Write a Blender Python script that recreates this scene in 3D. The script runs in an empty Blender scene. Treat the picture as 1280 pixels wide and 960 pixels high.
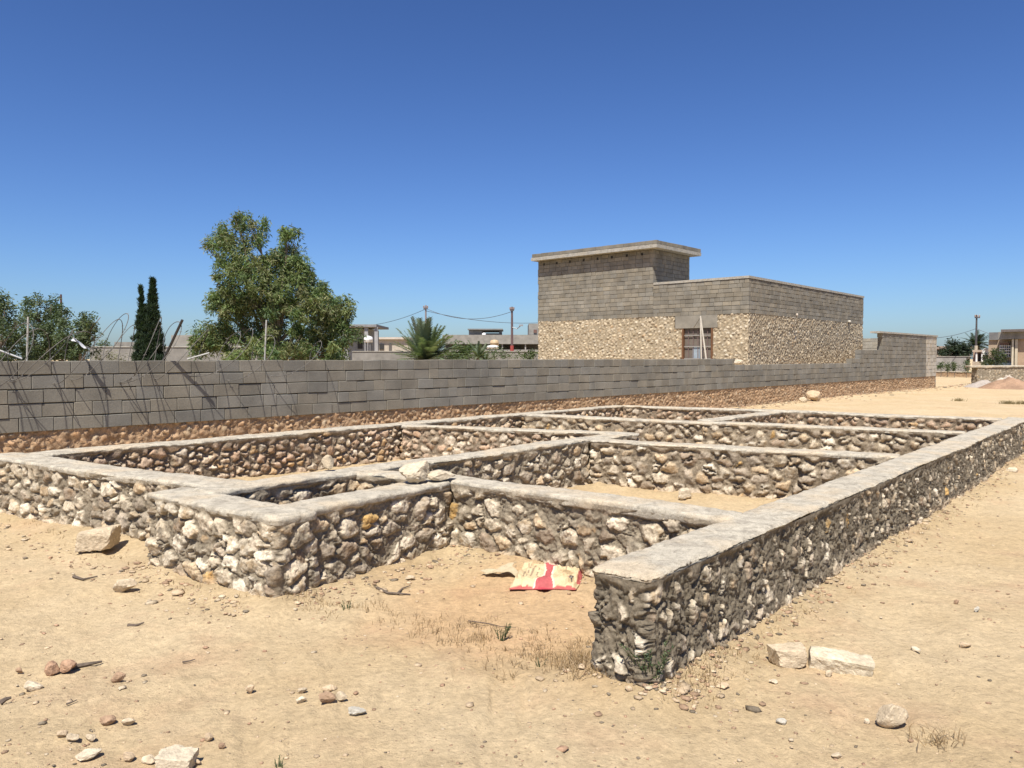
import bpy, math, random
import numpy as np
from mathutils import Vector, Matrix
random.seed(7); RNG = np.random.default_rng(7)
S = bpy.context.scene; C = S.collection; R = math.radians

# ------------------------------------------------------------ camera, sky, sun, exposure
HCAM = 1.6
PITCH = math.atan(33/960)
cam = bpy.data.cameras.new('camera'); cam.lens = 27; cam.sensor_width = 36
cam.clip_start = .05; cam.clip_end = 5000
co = bpy.data.objects.new('camera', cam); C.objects.link(co)
co.location = (0, 0, HCAM); co.rotation_euler = (R(90) - PITCH, 0, 0); S.camera = co
S.render.resolution_x = 1024; S.render.resolution_y = 768

SUN = Vector((-.221, -.975, 0)).normalized(); EL = R(60)
SUND = Vector((SUN.x*math.cos(EL), SUN.y*math.cos(EL), math.sin(EL)))
W = bpy.data.worlds.new('World'); S.world = W; W.use_nodes = True
nt = W.node_tree; bg = nt.nodes['Background']
sky = nt.nodes.new('ShaderNodeTexSky'); sky.sky_type = 'NISHITA'; sky.sun_disc = False
sky.sun_elevation = EL; sky.sun_rotation = math.atan2(SUN.x, SUN.y)
sky.air_density = 1.0; sky.dust_density = .9; sky.ozone_density = 3.0; sky.altitude = 300
gm = nt.nodes.new('ShaderNodeGamma'); gm.inputs[1].default_value = 1.3; nt.links.new(sky.outputs[0], gm.inputs[0])
tn = nt.nodes.new('ShaderNodeMix'); tn.data_type = 'RGBA'; tn.blend_type = 'MULTIPLY'; tn.inputs[0].default_value = 1
nt.links.new(gm.outputs[0], tn.inputs[6]); tn.inputs[7].default_value = (.56, .675, .89, 1)
nt.links.new(tn.outputs[2], bg.inputs[0]); bg.inputs[1].default_value = .057
sl = bpy.data.lights.new('sun', 'SUN'); sl.energy = 5.0; sl.angle = R(.53); sl.color = (1, .955, .88)
so = bpy.data.objects.new('sun', sl); C.objects.link(so)
so.rotation_euler = SUND.to_track_quat('Z', 'Y').to_euler(); so.location = (0, 0, 30)
vs = S.view_settings; vs.view_transform = 'Standard'; vs.look = 'None'; vs.gamma = 1; vs.use_curve_mapping = False
vs.exposure = .62

# ------------------------------------------------------------ helpers
CP, SP = math.cos(PITCH), math.sin(PITCH)
def at(px, py, Y):            # where a sight line meets the depth Y
    cx = (px-640)/960; cy = (480-py)/960
    dy = CP + cy*SP; dz = -SP + cy*CP; t = Y/dy
    return Vector((cx*t, Y, HCAM + dz*t))
def gnd(px, py, z=0.0):       # where a sight line meets the height z
    cx = (px-640)/960; cy = (480-py)/960
    dy = CP + cy*SP; dz = -SP + cy*CP; t = (z-HCAM)/dz
    return Vector((cx*t, dy*t, z))

def thing(name, label, cat, loc=(0, 0, 0), rz=0, group=None):
    o = bpy.data.objects.new(name, None); C.objects.link(o); o.location = loc
    o.rotation_euler = (0, 0, rz); o.empty_display_size = .1
    return tag(o, label, cat, group)
def tag(o, label=None, cat=None, group=None, kind=None):
    if label: o['label'] = label
    if cat: o['category'] = cat
    if group: o['group'] = group
    if kind: o['kind'] = kind
    return o
def mk(name, V, F, mat, parent=None, cols=None, smooth=False, world=True):
    """one mesh object; V is in world coordinates when the parent has a location"""
    V = np.asarray(V, dtype=np.float32).reshape(-1, 3)
    me = bpy.data.meshes.new(name)
    if parent is not None and world:
        pp = parent; off = Vector((0, 0, 0))
        while pp is not None: off += pp.location; pp = pp.parent
        V = V - np.array(off, dtype=np.float32)
        rz = parent.rotation_euler.z
        if rz:
            c, s = math.cos(-rz), math.sin(-rz); x = V[:, 0]*c - V[:, 1]*s; y = V[:, 0]*s + V[:, 1]*c
            V = np.stack([x, y, V[:, 2]], 1)
    if isinstance(F, np.ndarray):
        k = F.shape[1]; n = len(F)
        me.vertices.add(len(V)); me.vertices.foreach_set('co', V.ravel())
        me.loops.add(n*k); me.loops.foreach_set('vertex_index', F.astype(np.int32).ravel())
        me.polygons.add(n); me.polygons.foreach_set('loop_start', np.arange(n, dtype=np.int32)*k)
        me.update(calc_edges=True); me.validate()
    else:
        me.from_pydata([tuple(map(float, v)) for v in V], [], [tuple(f) for f in F]); me.update()
    if smooth: me.polygons.foreach_set('use_smooth', [True]*len(me.polygons))
    if cols is not None:
        a = me.color_attributes.new('Col', 'FLOAT_COLOR', 'POINT')
        cc = np.ones((len(V), 4), dtype=np.float32); cc[:, :3] = cols
        a.data.foreach_set('color', cc.ravel())
    me.materials.append(mat)
    o = bpy.data.objects.new(name, me); C.objects.link(o)
    if parent is not None: o.parent = parent
    return o

class MB:
    def __init__(s): s.v = []; s.f = []; s.c = []
    def add(s, V, F, col=(1, 1, 1)):
        n = len(s.v); s.v += [tuple(v) for v in V]; s.f += [tuple(i+n for i in f) for f in F]
        s.c += [tuple(col)]*len(V)
    def box(s, c, sz, M=None, col=(1, 1, 1)):
        x, y, z = [k/2 for k in sz]
        V = [Vector((a, b, d)) for d in (-z, z) for b in (-y, y) for a in (-x, x)]
        if M is not None: V = [M @ v for v in V]
        V = [v + Vector(c) for v in V]
        s.add(V, [(0, 2, 3, 1), (4, 5, 7, 6), (0, 1, 5, 4), (2, 6, 7, 3), (0, 4, 6, 2), (1, 3, 7, 5)], col)
    def obox(s, o, ux, uy, x0, x1, y0, y1, z0, z1, col=(1, 1, 1)):
        V = [(o[0]+ux[0]*a+uy[0]*b, o[1]+ux[1]*a+uy[1]*b, d) for d in (z0, z1) for b in (y0, y1) for a in (x0, x1)]
        s.add(V, [(0, 2, 3, 1), (4, 5, 7, 6), (0, 1, 5, 4), (2, 6, 7, 3), (0, 4, 6, 2), (1, 3, 7, 5)], col)
    def tube(s, P, r, n=6, col=(1, 1, 1)):
        P = [Vector(p) for p in P]; V = []; F = []
        rr = r if isinstance(r, (list, tuple)) else [r]*len(P)
        for i, p in enumerate(P):
            d = (P[min(i+1, len(P)-1)] - P[max(i-1, 0)]).normalized()
            a = d.cross(Vector((0, 0, 1))) if abs(d.z) < .95 else d.cross(Vector((1, 0, 0)))
            a.normalize(); b = d.cross(a)
            for k in range(n):
                t = 2*math.pi*k/n; V.append(p + (a*math.cos(t) + b*math.sin(t))*rr[i])
        for i in range(len(P)-1):
            for k in range(n):
                F.append((i*n+k, i*n+(k+1) % n, (i+1)*n+(k+1) % n, (i+1)*n+k))
        F.append(tuple(range(n))[::-1]); F.append(tuple((len(P)-1)*n+k for k in range(n)))
        s.add(V, F, col)
    def lathe(s, c, prof, n=14, col=(1, 1, 1)):
        V = [(c[0]+r*math.cos(2*math.pi*k/n), c[1]+r*math.sin(2*math.pi*k/n), c[2]+z) for r, z in prof for k in range(n)]
        F = [(i*n+k, i*n+(k+1) % n, (i+1)*n+(k+1) % n, (i+1)*n+k) for i in range(len(prof)-1) for k in range(n)]
        F.append(tuple(range(n))[::-1]); F.append(tuple((len(prof)-1)*n+k for k in range(n)))
        s.add(V, F, col)
    def build(s, name, mat, parent=None, smooth=False):
        return mk(name, s.v, s.f, mat, parent, np.array(s.c), smooth)

# value noise
def _h(ix, iy, seed):
    n = (ix.astype(np.int64)*374761393 + iy.astype(np.int64)*668265263 + seed*982451653) & 0xffffffff
    n = ((n ^ (n >> 13))*1274126177) & 0xffffffff
    n = ((n ^ (n >> 16))*2246822519) & 0xffffffff
    return ((n ^ (n >> 15)) & 0xffffff)/float(0xffffff)
def vn(x, y, seed=0):
    xi = np.floor(x); yi = np.floor(y); fx = x-xi; fy = y-yi
    fx = fx*fx*(3-2*fx); fy = fy*fy*(3-2*fy)
    a = _h(xi, yi, seed); b = _h(xi+1, yi, seed); c = _h(xi, yi+1, seed); d = _h(xi+1, yi+1, seed)
    return (a+(b-a)*fx)*(1-fy)+(c+(d-c)*fx)*fy*1.0
def fbm(x, y, seed=0, o=4):
    r = 0; a = .5; t = 0
    for k in range(o):
        r = r + a*vn(x, y, seed+k*17); t += a; a *= .5; x = x*2.03+3.1; y = y*2.03+1.7
    return r/t*2-1
def facets(x, y, size, seed):
    gx = x/size; gy = y/size; xi = np.floor(gx); yi = np.floor(gy)
    best = np.full(gx.shape, 9.); out = np.zeros(gx.shape)
    for dx in (-1, 0, 1):
        for dy in (-1, 0, 1):
            cx = xi+dx; cy = yi+dy
            ox = gx-(cx+_h(cx, cy, seed)); oy = gy-(cy+_h(cx, cy, seed+1)); d = ox*ox+oy*oy
            t = (_h(cx, cy, seed+2)-.5)*ox*1.6+(_h(cx, cy, seed+3)-.5)*oy*1.6+(_h(cx, cy, seed+4)-.5)*.9
            m = d < best; best = np.where(m, d, best); out = np.where(m, t, out)
    return out
def sstep(a, b, x):
    t = np.clip((x-a)/(b-a), 0, 1); return t*t*(3-2*t)

# ------------------------------------------------------------ materials
def M(name, rough=.9, metal=0, spec=.25):
    m = bpy.data.materials.new(name); m.use_nodes = True
    b = m.node_tree.nodes['Principled BSDF']; b.inputs['Roughness'].default_value = rough
    b.inputs['Metallic'].default_value = metal; b.inputs['Specular IOR Level'].default_value = spec
    return m, m.node_tree, b
def N(nt, t, **k):
    n = nt.nodes.new(t)
    for a, v in k.items():
        if a.startswith('i_'): n.inputs[a[2:].replace('_', ' ')].default_value = v
        else: setattr(n, a, v)
    return n
def noise(nt, scale, detail=5, rough=.6, vec=None):
    n = N(nt, 'ShaderNodeTexNoise'); n.inputs['Scale'].default_value = scale
    n.inputs['Detail'].default_value = detail; n.inputs['Roughness'].default_value = rough
    if vec is not None: nt.links.new(vec, n.inputs['Vector'])
    return n
def pos(nt): return N(nt, 'ShaderNodeNewGeometry').outputs['Position']
def ramp(nt, src, stops):
    r = N(nt, 'ShaderNodeValToRGB'); nt.links.new(src, r.inputs[0]); e = r.color_ramp.elements
    while len(e) < len(stops): e.new(.5)
    for el, (p, c) in zip(e, stops):
        el.position = p; el.color = (c, c, c, 1) if isinstance(c, (int, float)) else (*c, 1)
    return r.outputs[0]
def mix(nt, a, b, fac=.5, mode='MIX'):
    m = N(nt, 'ShaderNodeMix', data_type='RGBA', blend_type=mode)
    for s, v in (('Factor', fac),): 
        if isinstance(v, (int, float)): m.inputs[0].default_value = v
        else: nt.links.new(v, m.inputs[0])
    for i, v in ((6, a), (7, b)):
        if isinstance(v, tuple): m.inputs[i].default_value = (*v, 1)
        else: nt.links.new(v, m.inputs[i])
    return m.outputs[2]
def bump(nt, bsdf, hs, strength=.5, dist=.01):
    prev = None
    for h, st, d in hs:
        b = N(nt, 'ShaderNodeBump'); b.inputs['Strength'].default_value = st; b.inputs['Distance'].default_value = d
        nt.links.new(h, b.inputs['Height'])
        if prev is not None: nt.links.new(prev, b.inputs['Normal'])
        prev = b.outputs[0]
    nt.links.new(prev, bsdf.inputs['Normal'])

def mat_attr(name, sc=30, lo=.75, hi=1.2, bs=((90, .6, .004),), rough=.95, sc2=3, lo2=.88, hi2=1.1, metal=0, spec=.2):
    m, t, b = M(name, rough, metal, spec); p = pos(t)
    a = N(t, 'ShaderNodeAttribute', attribute_name='Col').outputs['Color']
    c = mix(t, a, ramp(t, noise(t, sc, 6, .65, p).outputs[0], [(.3, lo), (.7, hi)]), 1, 'MULTIPLY')
    c = mix(t, c, ramp(t, noise(t, sc2, 3, .5, p).outputs[0], [(.3, lo2), (.7, hi2)]), 1, 'MULTIPLY')
    t.links.new(c, b.inputs['Base Color'])
    bump(t, b, [(noise(t, s, 6, .65, p).outputs[0], st, d) for s, st, d in bs])
    return m
MAT = {}
MAT['masonry'] = mat_attr('rubble_masonry', 55, .62, 1.34, ((25, .7, .012), (110, .7, .005)))
MAT['far_masonry'] = mat_attr('far_rubble_masonry', 12, .75, 1.2, ((30, .5, .02),))
MAT['block'] = mat_attr('concrete_block', 60, .82, 1.16, ((140, .5, .003), (20, .4, .006)), sc2=2.2, lo2=.78, hi2=1.14)
MAT['rock'] = mat_attr('limestone_rock', 40, .72, 1.2, ((30, .8, .012), (130, .8, .005)), sc2=9)
MAT['plain'] = mat_attr('painted_surface', 8, .9, 1.08, ((60, .2, .003),), rough=.8)
MAT['metal'] = mat_attr('weathered_metal', 30, .75, 1.15, ((80, .3, .002),), rough=.55, metal=.4, spec=.4)
MAT['wood'] = mat_attr('dry_wood', 50, .7, 1.2, ((80, .6, .003),))
MAT['plastic'] = mat_attr('plastic', 10, .93, 1.05, ((40, .1, .002),), rough=.45, spec=.5)

def cement(name, base, dark, sand):
    m, t, b = M(name, .95); p = pos(t)
    base = tuple(x*1.04 for x in base)
    c = mix(t, dark, base, ramp(t, noise(t, 7, 6, .7, p).outputs[0], [(.40, 0), (.56, 1)]))
    c = mix(t, c, sand, ramp(t, noise(t, 2.3, 5, .6, p).outputs[0], [(.47, 0), (.64, .85)]))
    c = mix(t, c, ramp(t, noise(t, 24, 6, .75, p).outputs[0], [(.36, .66), (.5, 1.06)]), .8, 'MULTIPLY')
    c = mix(t, c, ramp(t, noise(t, 120, 5, .7, p).outputs[0], [(.3, .72), (.7, 1.25)]), 1, 'MULTIPLY')
    v = N(t, 'ShaderNodeTexVoronoi'); v.inputs['Scale'].default_value = 70; t.links.new(p, v.inputs['Vector'])
    c = mix(t, c, ramp(t, v.outputs['Distance'], [(.08, .62), (.22, 1)]), .6, 'MULTIPLY')
    t.links.new(c, b.inputs['Base Color'])
    bump(t, b, [(noise(t, 14, 6, .7, p).outputs[0], .7, .02), (noise(t, 110, 5, .7, p).outputs[0], .8, .006)])
    return m
MAT['cap'] = cement('cement_cap', (.44, .39, .30), (.32, .28, .215), (.47, .38, .26))
MAT['concrete'] = cement('cast_concrete', (.36, .335, .285), (.27, .25, .21), (.36, .32, .25))

def sand_mat():
    m, t, b = M('desert_sand', 1, 0, .1); p = pos(t)
    c = mix(t, (.48, .355, .20), (.53, .41, .25), ramp(t, noise(t, .55, 6, .6, p).outputs[0], [(.35, 0), (.65, 1)]))
    c = mix(t, c, (.46, .30, .18), ramp(t, noise(t, .9, 5, .65, p).outputs[0], [(.53, 0), (.74, .75)]))
    # reddish soil inside the doorway gap
    at_ = N(t, 'ShaderNodeAttribute', attribute_name='Col').outputs['Color']
    c = mix(t, c, at_, 1, 'MULTIPLY')
    c = mix(t, c, ramp(t, noise(t, 26, 7, .75, p).outputs[0], [(.30, .74), (.66, 1.12)]), 1, 'MULTIPLY')
    c = mix(t, c, ramp(t, noise(t, 5, 6, .7, p).outputs[0], [(.32, .90), (.6, 1.04)]), 1, 'MULTIPLY')
    v = N(t, 'ShaderNodeTexVoronoi'); v.inputs['Scale'].default_value = 34; t.links.new(p, v.inputs['Vector'])
    g = ramp(t, noise(t, 3.1, 4, .6, p).outputs[0], [(.46, 0), (.6, 1)])
    spk = ramp(t, v.outputs['Distance'], [(.12, 1), (.22, 0)])
    k = N(t, 'ShaderNodeMath', operation='MULTIPLY'); t.links.new(g, k.inputs[0]); t.links.new(spk, k.inputs[1])
    c = mix(t, c, (.30, .21, .13), k.outputs[0])
    t.links.new(c, b.inputs['Base Color'])
    bump(t, b, [(noise(t, 6, 8, .7, p).outputs[0], .8, .05), (noise(t, 60, 6, .75, p).outputs[0], .8, .01)])
    return m
MAT['sand'] = sand_mat()

def leaf_mat(name):
    m = bpy.data.materials.new(name); m.use_nodes = True; t = m.node_tree
    b = t.nodes['Principled BSDF']; b.inputs['Roughness'].default_value = .6; b.inputs['Specular IOR Level'].default_value = .3
    a = N(t, 'ShaderNodeAttribute', attribute_name='Col').outputs['Color']; t.links.new(a, b.inputs['Base Color'])
    tr = N(t, 'ShaderNodeBsdfTranslucent'); t.links.new(mix(t, a, (1.2, 1.35, .6), 1, 'MULTIPLY'), tr.inputs['Color'])
    mx = N(t, 'ShaderNodeMixShader'); mx.inputs[0].default_value = .3
    t.links.new(b.outputs[0], mx.inputs[1]); t.links.new(tr.outputs[0], mx.inputs[2])
    t.links.new(mx.outputs[0], t.nodes['Material Output'].inputs['Surface'])
    return m
MAT['leaf'] = leaf_mat('foliage')

# ------------------------------------------------------------ rubble masonry and caps
PALE = [((.55, .465, .34), 5), ((.48, .40, .285), 5), ((.36, .295, .215), 4), ((.50, .38, .24), 2.2), ((.46, .29, .11), .4), ((.32, .245, .17), 1.6), ((.62, .54, .41), 2.6)]
WARM = [((.54, .42, .29), 5), ((.48, .35, .24), 5), ((.42, .29, .19), 3), ((.56, .47, .35), 3), ((.50, .33, .17), 1.5), ((.33, .24, .17), 1)]
RED = [((.58, .39, .225), 5), ((.52, .33, .185), 5), ((.56, .41, .25), 3), ((.37, .235, .135), 2), ((.58, .47, .32), 1.6)]
HOUSE = [((.66, .55, .385), 6), ((.57, .465, .31), 5), ((.48, .38, .26), 3), ((.68, .60, .46), 3), ((.52, .37, .22), 1)]
def frame(p0, p1):
    d = Vector((p1[0]-p0[0], p1[1]-p0[1])); L = d.length; d.normalize(); return L, (d.x, d.y)
def rect_loop(L, T, r, stepf):
    """closed rounded rectangle 0..L x 0..T; returns x, y, nx, ny, u; stepf(x, y) is the local step"""
    segs = []
    segs.append(('l', (r, 0), (L-r, 0), (0, -1))); segs.append(('a', (L-r, r), -90))
    segs.append(('l', (L, r), (L, T-r), (1, 0))); segs.append(('a', (L-r, T-r), 0))
    segs.append(('l', (L-r, T), (r, T), (0, 1))); segs.append(('a', (r, T-r), 90))
    segs.append(('l', (0, T-r), (0, r), (-1, 0))); segs.append(('a', (r, r), 180))
    X = []; u = 0
    for s in segs:
        if s[0] == 'l':
            ln = math.hypot(s[2][0]-s[1][0], s[2][1]-s[1][1]); k = 0
            while k < ln:
                f = k/ln; x = s[1][0]+(s[2][0]-s[1][0])*f; y = s[1][1]+(s[2][1]-s[1][1])*f
                X.append((x, y, s[3][0], s[3][1], u+k)); k += stepf(x, y)
            u += ln
        else:
            n = max(2, int(r*1.57/.02))
            for i in range(n):
                a = R(s[2]+90*i/n); X.append((s[1][0]+r*math.cos(a), s[1][1]+r*math.sin(a), math.cos(a), math.sin(a), u+r*1.57*i/n))
            u += r*1.57
    return np.array(X).T, u
STY = {  # stone width, row height, edge gap, gap spread, stone relief, mortar depth, buried share, mortar colour, palette
    'pale': (.165, .108, .003, .011, .015, -.009, .05, (.22, .18, .125), PALE),
    'smear': (.085, .115, .013, .030, .013, .0, .24, (.155, .127, .088), PALE),
    'warm': (.135, .09, .003, .008, .018, -.020, .03, (.20, .155, .105), WARM),
    'clean': (.165, .10, .003, .008, .018, -.020, .03, (.215, .17, .115), PALE),
    'red': (.11, .07, .003, .007, .013, -.014, .02, (.36, .24, .14), RED),
    'house': (.20, .088, .003, .007, .022, -.025, .02, (.33, .265, .175), HOUSE),
}
def masonry(name, p0, p1, T, side, z0, z1, style, parent, seed, k=.0014, mn=.0062, mx=.05, rows=None, cull=None, mat='masonry', batter=.03, rad=.045):
    L, ux = frame(p0, p1); uy = (-ux[1]*side, ux[0]*side)
    rng = np.random.default_rng(seed)
    W_, RH, G0, GS, REL, MD, BUR, MC, PAL = STY[style]
    def stepf(x, y):
        wx = p0[0]+ux[0]*x+uy[0]*y; wy = p0[1]+ux[1]*x+uy[1]*y
        return min(mx, max(mn, math.hypot(wx, wy)*k))
    (lx, ly, nx, ny, u), U = rect_loop(L, T, min(rad, T*.3), stepf)
    near = min(stepf(x, y) for x, y in ((0, 0), (L, 0), (L/2, 0), (L/4, 0)))
    nv = int((z1-z0)/(near*1.05))+2; v = np.linspace(z0, z1, nv)
    # seeds
    SU = []; SV = []
    nrow = max(2, int(round((z1-z0+.08)/RH)))
    for j in range(nrow+1):
        vv = z0 + (z1-z0)*(j+.0)/nrow + rng.normal(0, RH*.12); x = rng.uniform(-.2, 0)
        while x < U+.2:
            w = W_*rng.uniform(.45, 1.65); SU.append(x+w/2); SV.append(vv+rng.normal(0, RH*(.3 if style == 'house' else .5))); x += w
    SU = np.array(SU); SV = np.array(SV); n = len(SU)
    sx = W_*rng.uniform(.75, 1.3, n); sy = RH*rng.uniform(.75, 1.3, n); an = rng.normal(0, .38, n)
    ca, sa = np.cos(an), np.sin(an)
    hb = REL*rng.uniform(.5, 1.2, n); tx = rng.normal(0, .30, n); ty = rng.normal(.10, .30, n)
    g = G0+GS*rng.random(n)**1.6; wt = (RH*.5)**2*rng.uniform(-1.4, 1.1, n); shear = 0*g; soft = max(.005, near*.7)
    fan = rng.uniform(0, 6.283, (n, 1))+np.arange(4)[None]*1.57+rng.normal(0, .35, (n, 4)); fs = rng.uniform(.25, 1.0, (n, 4)); fa = fs*np.cos(fan); fb = fs*np.sin(fan)*1.2; fc = fs*RH*rng.uniform(.30, .62, (n, 4))
    bur = rng.random(n) < BUR; hb[bur] = -.02
    pw = np.array([c[1] for c in PAL], float); pw /= pw.sum(); pc = np.array([c[0] for c in PAL])
    sc = pc[rng.choice(len(PAL), n, p=pw)]*rng.uniform(.82, 1.15, (n, 1))
    nu = len(u); UU, VV = np.meshgrid(u, v, indexing='ij'); H = np.zeros_like(UU); Cc = np.zeros(UU.shape+(3,))
    MC = np.array(MC)
    for a in range(0, nu, 150):
        b = min(nu, a+150); uu = UU[a:b]; vv = VV[a:b]
        wu = uu+.014*fbm(uu*9, vv*9, seed+3, 3)+.004*fbm(uu*45, vv*45, seed+4, 2)+(.018 if style == 'smear' else .030)*facets(uu, vv, .075, seed+50)+.010*facets(uu, vv, .03, seed+51)
        wv = vv+.012*fbm(uu*9+50, vv*9, seed+5, 3)+.004*fbm(uu*45, vv*45, seed+6, 2)+(.018 if style == 'smear' else .026)*facets(uu, vv, .075, seed+60)+.010*facets(uu, vv, .03, seed+61)
        ids = np.where((SU > uu.min()-.5) & (SU < uu.max()+.5))[0]
        q_ = RH/W_
        du = (wu[..., None]-SU[ids])*q_; dv = wv[..., None]-SV[ids]+shear[ids]*du
        D = du*du+dv*dv-wt[ids]
        if D.shape[-1] < 2: continue
        pr = np.argpartition(D, 1, axis=-1)[..., :2]
        d2 = np.take_along_axis(D, pr, -1); sw = d2[..., 0] > d2[..., 1]
        i1 = np.where(sw, pr[..., 1], pr[..., 0]); i2_ = np.where(sw, pr[..., 0], pr[..., 1]); F1 = np.minimum(d2[..., 0], d2[..., 1]); F2 = np.maximum(d2[..., 0], d2[..., 1])
        I = ids[i1]; J = ids[i2_]
        sep = np.hypot((SU[I]-SU[J])*q_, SV[I]-SV[J])+.02
        e = (F2-F1)/(2*sep)                      # metres to the joint line
        rough = fbm(uu*22, vv*22, seed+7, 4); fine = fbm(uu*60, vv*60, seed+8, 3)
        gg = g[I]*(1+.5*rough); prof = sstep(gg, gg+soft, e)
        lu = uu-SU[I]; lv = vv-SV[I]
        ch = np.zeros_like(lu)
        for k_ in range(4): ch = np.maximum(ch, fa[I, k_]*lu+fb[I, k_]*lv-fc[I, k_])
        st = hb[I]+.5*tx[I]*lu+.5*ty[I]*lv-ch+.0035*rough+.003*fine+.007*facets(uu, vv, .04, seed+30)+.004*facets(uu, vv, .017, seed+31)
        st = st-.004*(1-sstep(0, .010, e-gg))
        mo = MD*(.3+.7*sstep(-.2, .3, fbm(uu*5, vv*5, seed+9, 3)))+.008*rough+.005*fine+.006*facets(uu, vv, .03, seed+35)
        if style == 'smear':
            mo = .007*rough+.011*fbm(uu*42, vv*12, seed+12, 3)+.007*fine+.010*facets(wu, wv*.6, .028, seed+33)
        crack = np.exp(-((e-gg*.8)/.007)**2)*(.012 if style == 'house' else .024)*sstep(-.15, .2, fbm(uu*7+20, vv*7, seed+36, 3))
        st = np.maximum(st, mo-.012)
        h = mo*(1-prof)+st*prof-crack
        vis = prof*sstep(-.006, .002, st-mo+.004*fine)
        sm = sstep(.10, .34, fbm(uu*10+9, vv*10, seed+10, 4)+(.07 if style == 'smear' else -.09 if style == 'pale' else -.14))
        vis = vis*(1-.9*sm)
        H[a:b] = h
        mcol = MC*(1+.30*rough[..., None])*(1+.15*fine[..., None])
        scol = sc[I]*(1+.16*rough[..., None]+.20*fine[..., None]*(near < .02))*(1-.35*sstep(.1, .45, fbm(uu*13+4, vv*17, seed+40, 4))[..., None]*np.array((.8, 1, 1.25)))
        Cc[a:b] = mcol*(1-vis[..., None])+scol*vis[..., None]
    # mortar drawn down from the cap over the top of the face
    if mat == 'masonry' and z1 < .6:
        tm = sstep(z1-.055, z1-.012, VV+.03*fbm(UU*5, VV*2, seed+70, 3)); H = H*(1-tm)+(.010+.006*fbm(UU*14, VV*14, seed+71, 3))*tm
        Cc = Cc*(1-tm[..., None])+MC*1.25*(1+.2*fbm(UU*20, VV*20, seed+72, 3)[..., None])*tm[..., None]
    # dusty foot
    ft = (1-sstep(z0+.05, z0+.17, VV+.05*fbm(UU*6, VV*6, seed+11, 3)))[..., None]*.65
    if z0 < .01: Cc = Cc*(1-ft)+np.array((.50, .38, .25))*ft
    bt = batter*(1-(VV-z0)/(z1-z0))**1.5
    off = H+bt+.012*fbm(UU*1.3, VV*.8, seed+13, 2)
    X = lx[:, None]+nx[:, None]*off; Y = ly[:, None]+ny[:, None]*off
    V = np.stack([p0[0]+ux[0]*X+uy[0]*Y, p0[1]+ux[1]*X+uy[1]*Y, VV], -1).reshape(-1, 3)
    i = np.arange(nu)[:, None]; j = np.arange(nv-1)[None, :]; i2 = (i+1) % nu
    F = np.stack([i*nv+j, i2*nv+j, i2*nv+j+1, i*nv+j+1], -1)
    if side < 0: F = F[..., ::-1]
    if cull is not None:
        keep = ~cull(lx[:, None], ly[:, None], (v[:-1]+v[1:])[None, :]/2); keep = np.broadcast_to(keep, F.shape[:2]); F = F[keep]
    F = np.ascontiguousarray(F.reshape(-1, 4))
    return mk(name, V, F, MAT[mat], parent, Cc.reshape(-1, 3), False)

def cap(name, p0, p1, T, side, z, th, parent, seed, mat='cap', over=.022, k=.0035, dz=0, wob=1):
    L, ux = frame(p0, p1); uy = (-ux[1]*side, ux[0]*side)
    def stepf(x, y):
        wx = p0[0]+ux[0]*x+uy[0]*y; wy = p0[1]+ux[1]*x+uy[1]*y
        return min(.12, max(.015, math.hypot(wx, wy)*k))
    (lx, ly, nx, ny, u), U = rect_loop(L, T, .03, stepf); nu = len(u)
    rings = []
    edge = over+wob*(.014*fbm(u*3.2, u*0+seed, seed, 4)+.008*fbm(u*17, u*0, seed+1, 3))
    thk = th*(1+.45*fbm(u*2.1, u*0+3, seed+2, 4)+.15*fbm(u*19, u*0, seed+6, 2))
    def ring(off, zz):
        X = lx+nx*off; Y = ly+ny*off; rings.append((X, Y, zz))
    ring(-.03+u*0, -thk*1.0); ring(.004+edge*.35, -thk*1.0); ring(edge*.8, -thk*.85)
    ring(edge+.004*fbm(u*23, u*0, seed+4, 2), -thk*.5); ring(edge*.98, -.02+0*u); ring(edge-.006, -.008+0*u); ring(edge-.016, -.001+0*u)
    for sh in np.linspace(.035, T/2-.0004, max(3, int(T/.05))):
        X = np.clip(lx, sh, L-sh); Y = np.clip(ly, sh, T-sh); rings.append((X, Y, 0*u))
    V = []
    for q, (X, Y, zz) in enumerate(rings):
        wx = p0[0]+ux[0]*X+uy[0]*Y; wy = p0[1]+ux[1]*X+uy[1]*Y
        n = .014*fbm(wx*1.1, wy*1.1, 90, 2)+.005*fbm(wx*9, wy*9, 91, 3)+(.004*fbm(wx*26, wy*26, 92, 2) if q > 4 else 0)
        V.append(np.stack([wx, wy, z+dz+zz+n], -1))
    V = np.concatenate(V); nr = len(rings)
    i = np.arange(nu)[None, :]; j = np.arange(nr-1)[:, None]; i2 = (i+1) % nu
    F = np.stack([j*nu+i, j*nu+i2, (j+1)*nu+i2, (j+1)*nu+i], -1)
    if side < 0: F = F[..., ::-1]
    return mk(name, V, np.ascontiguousarray(F.reshape(-1, 4)), MAT[mat], parent, None, True)

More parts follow.
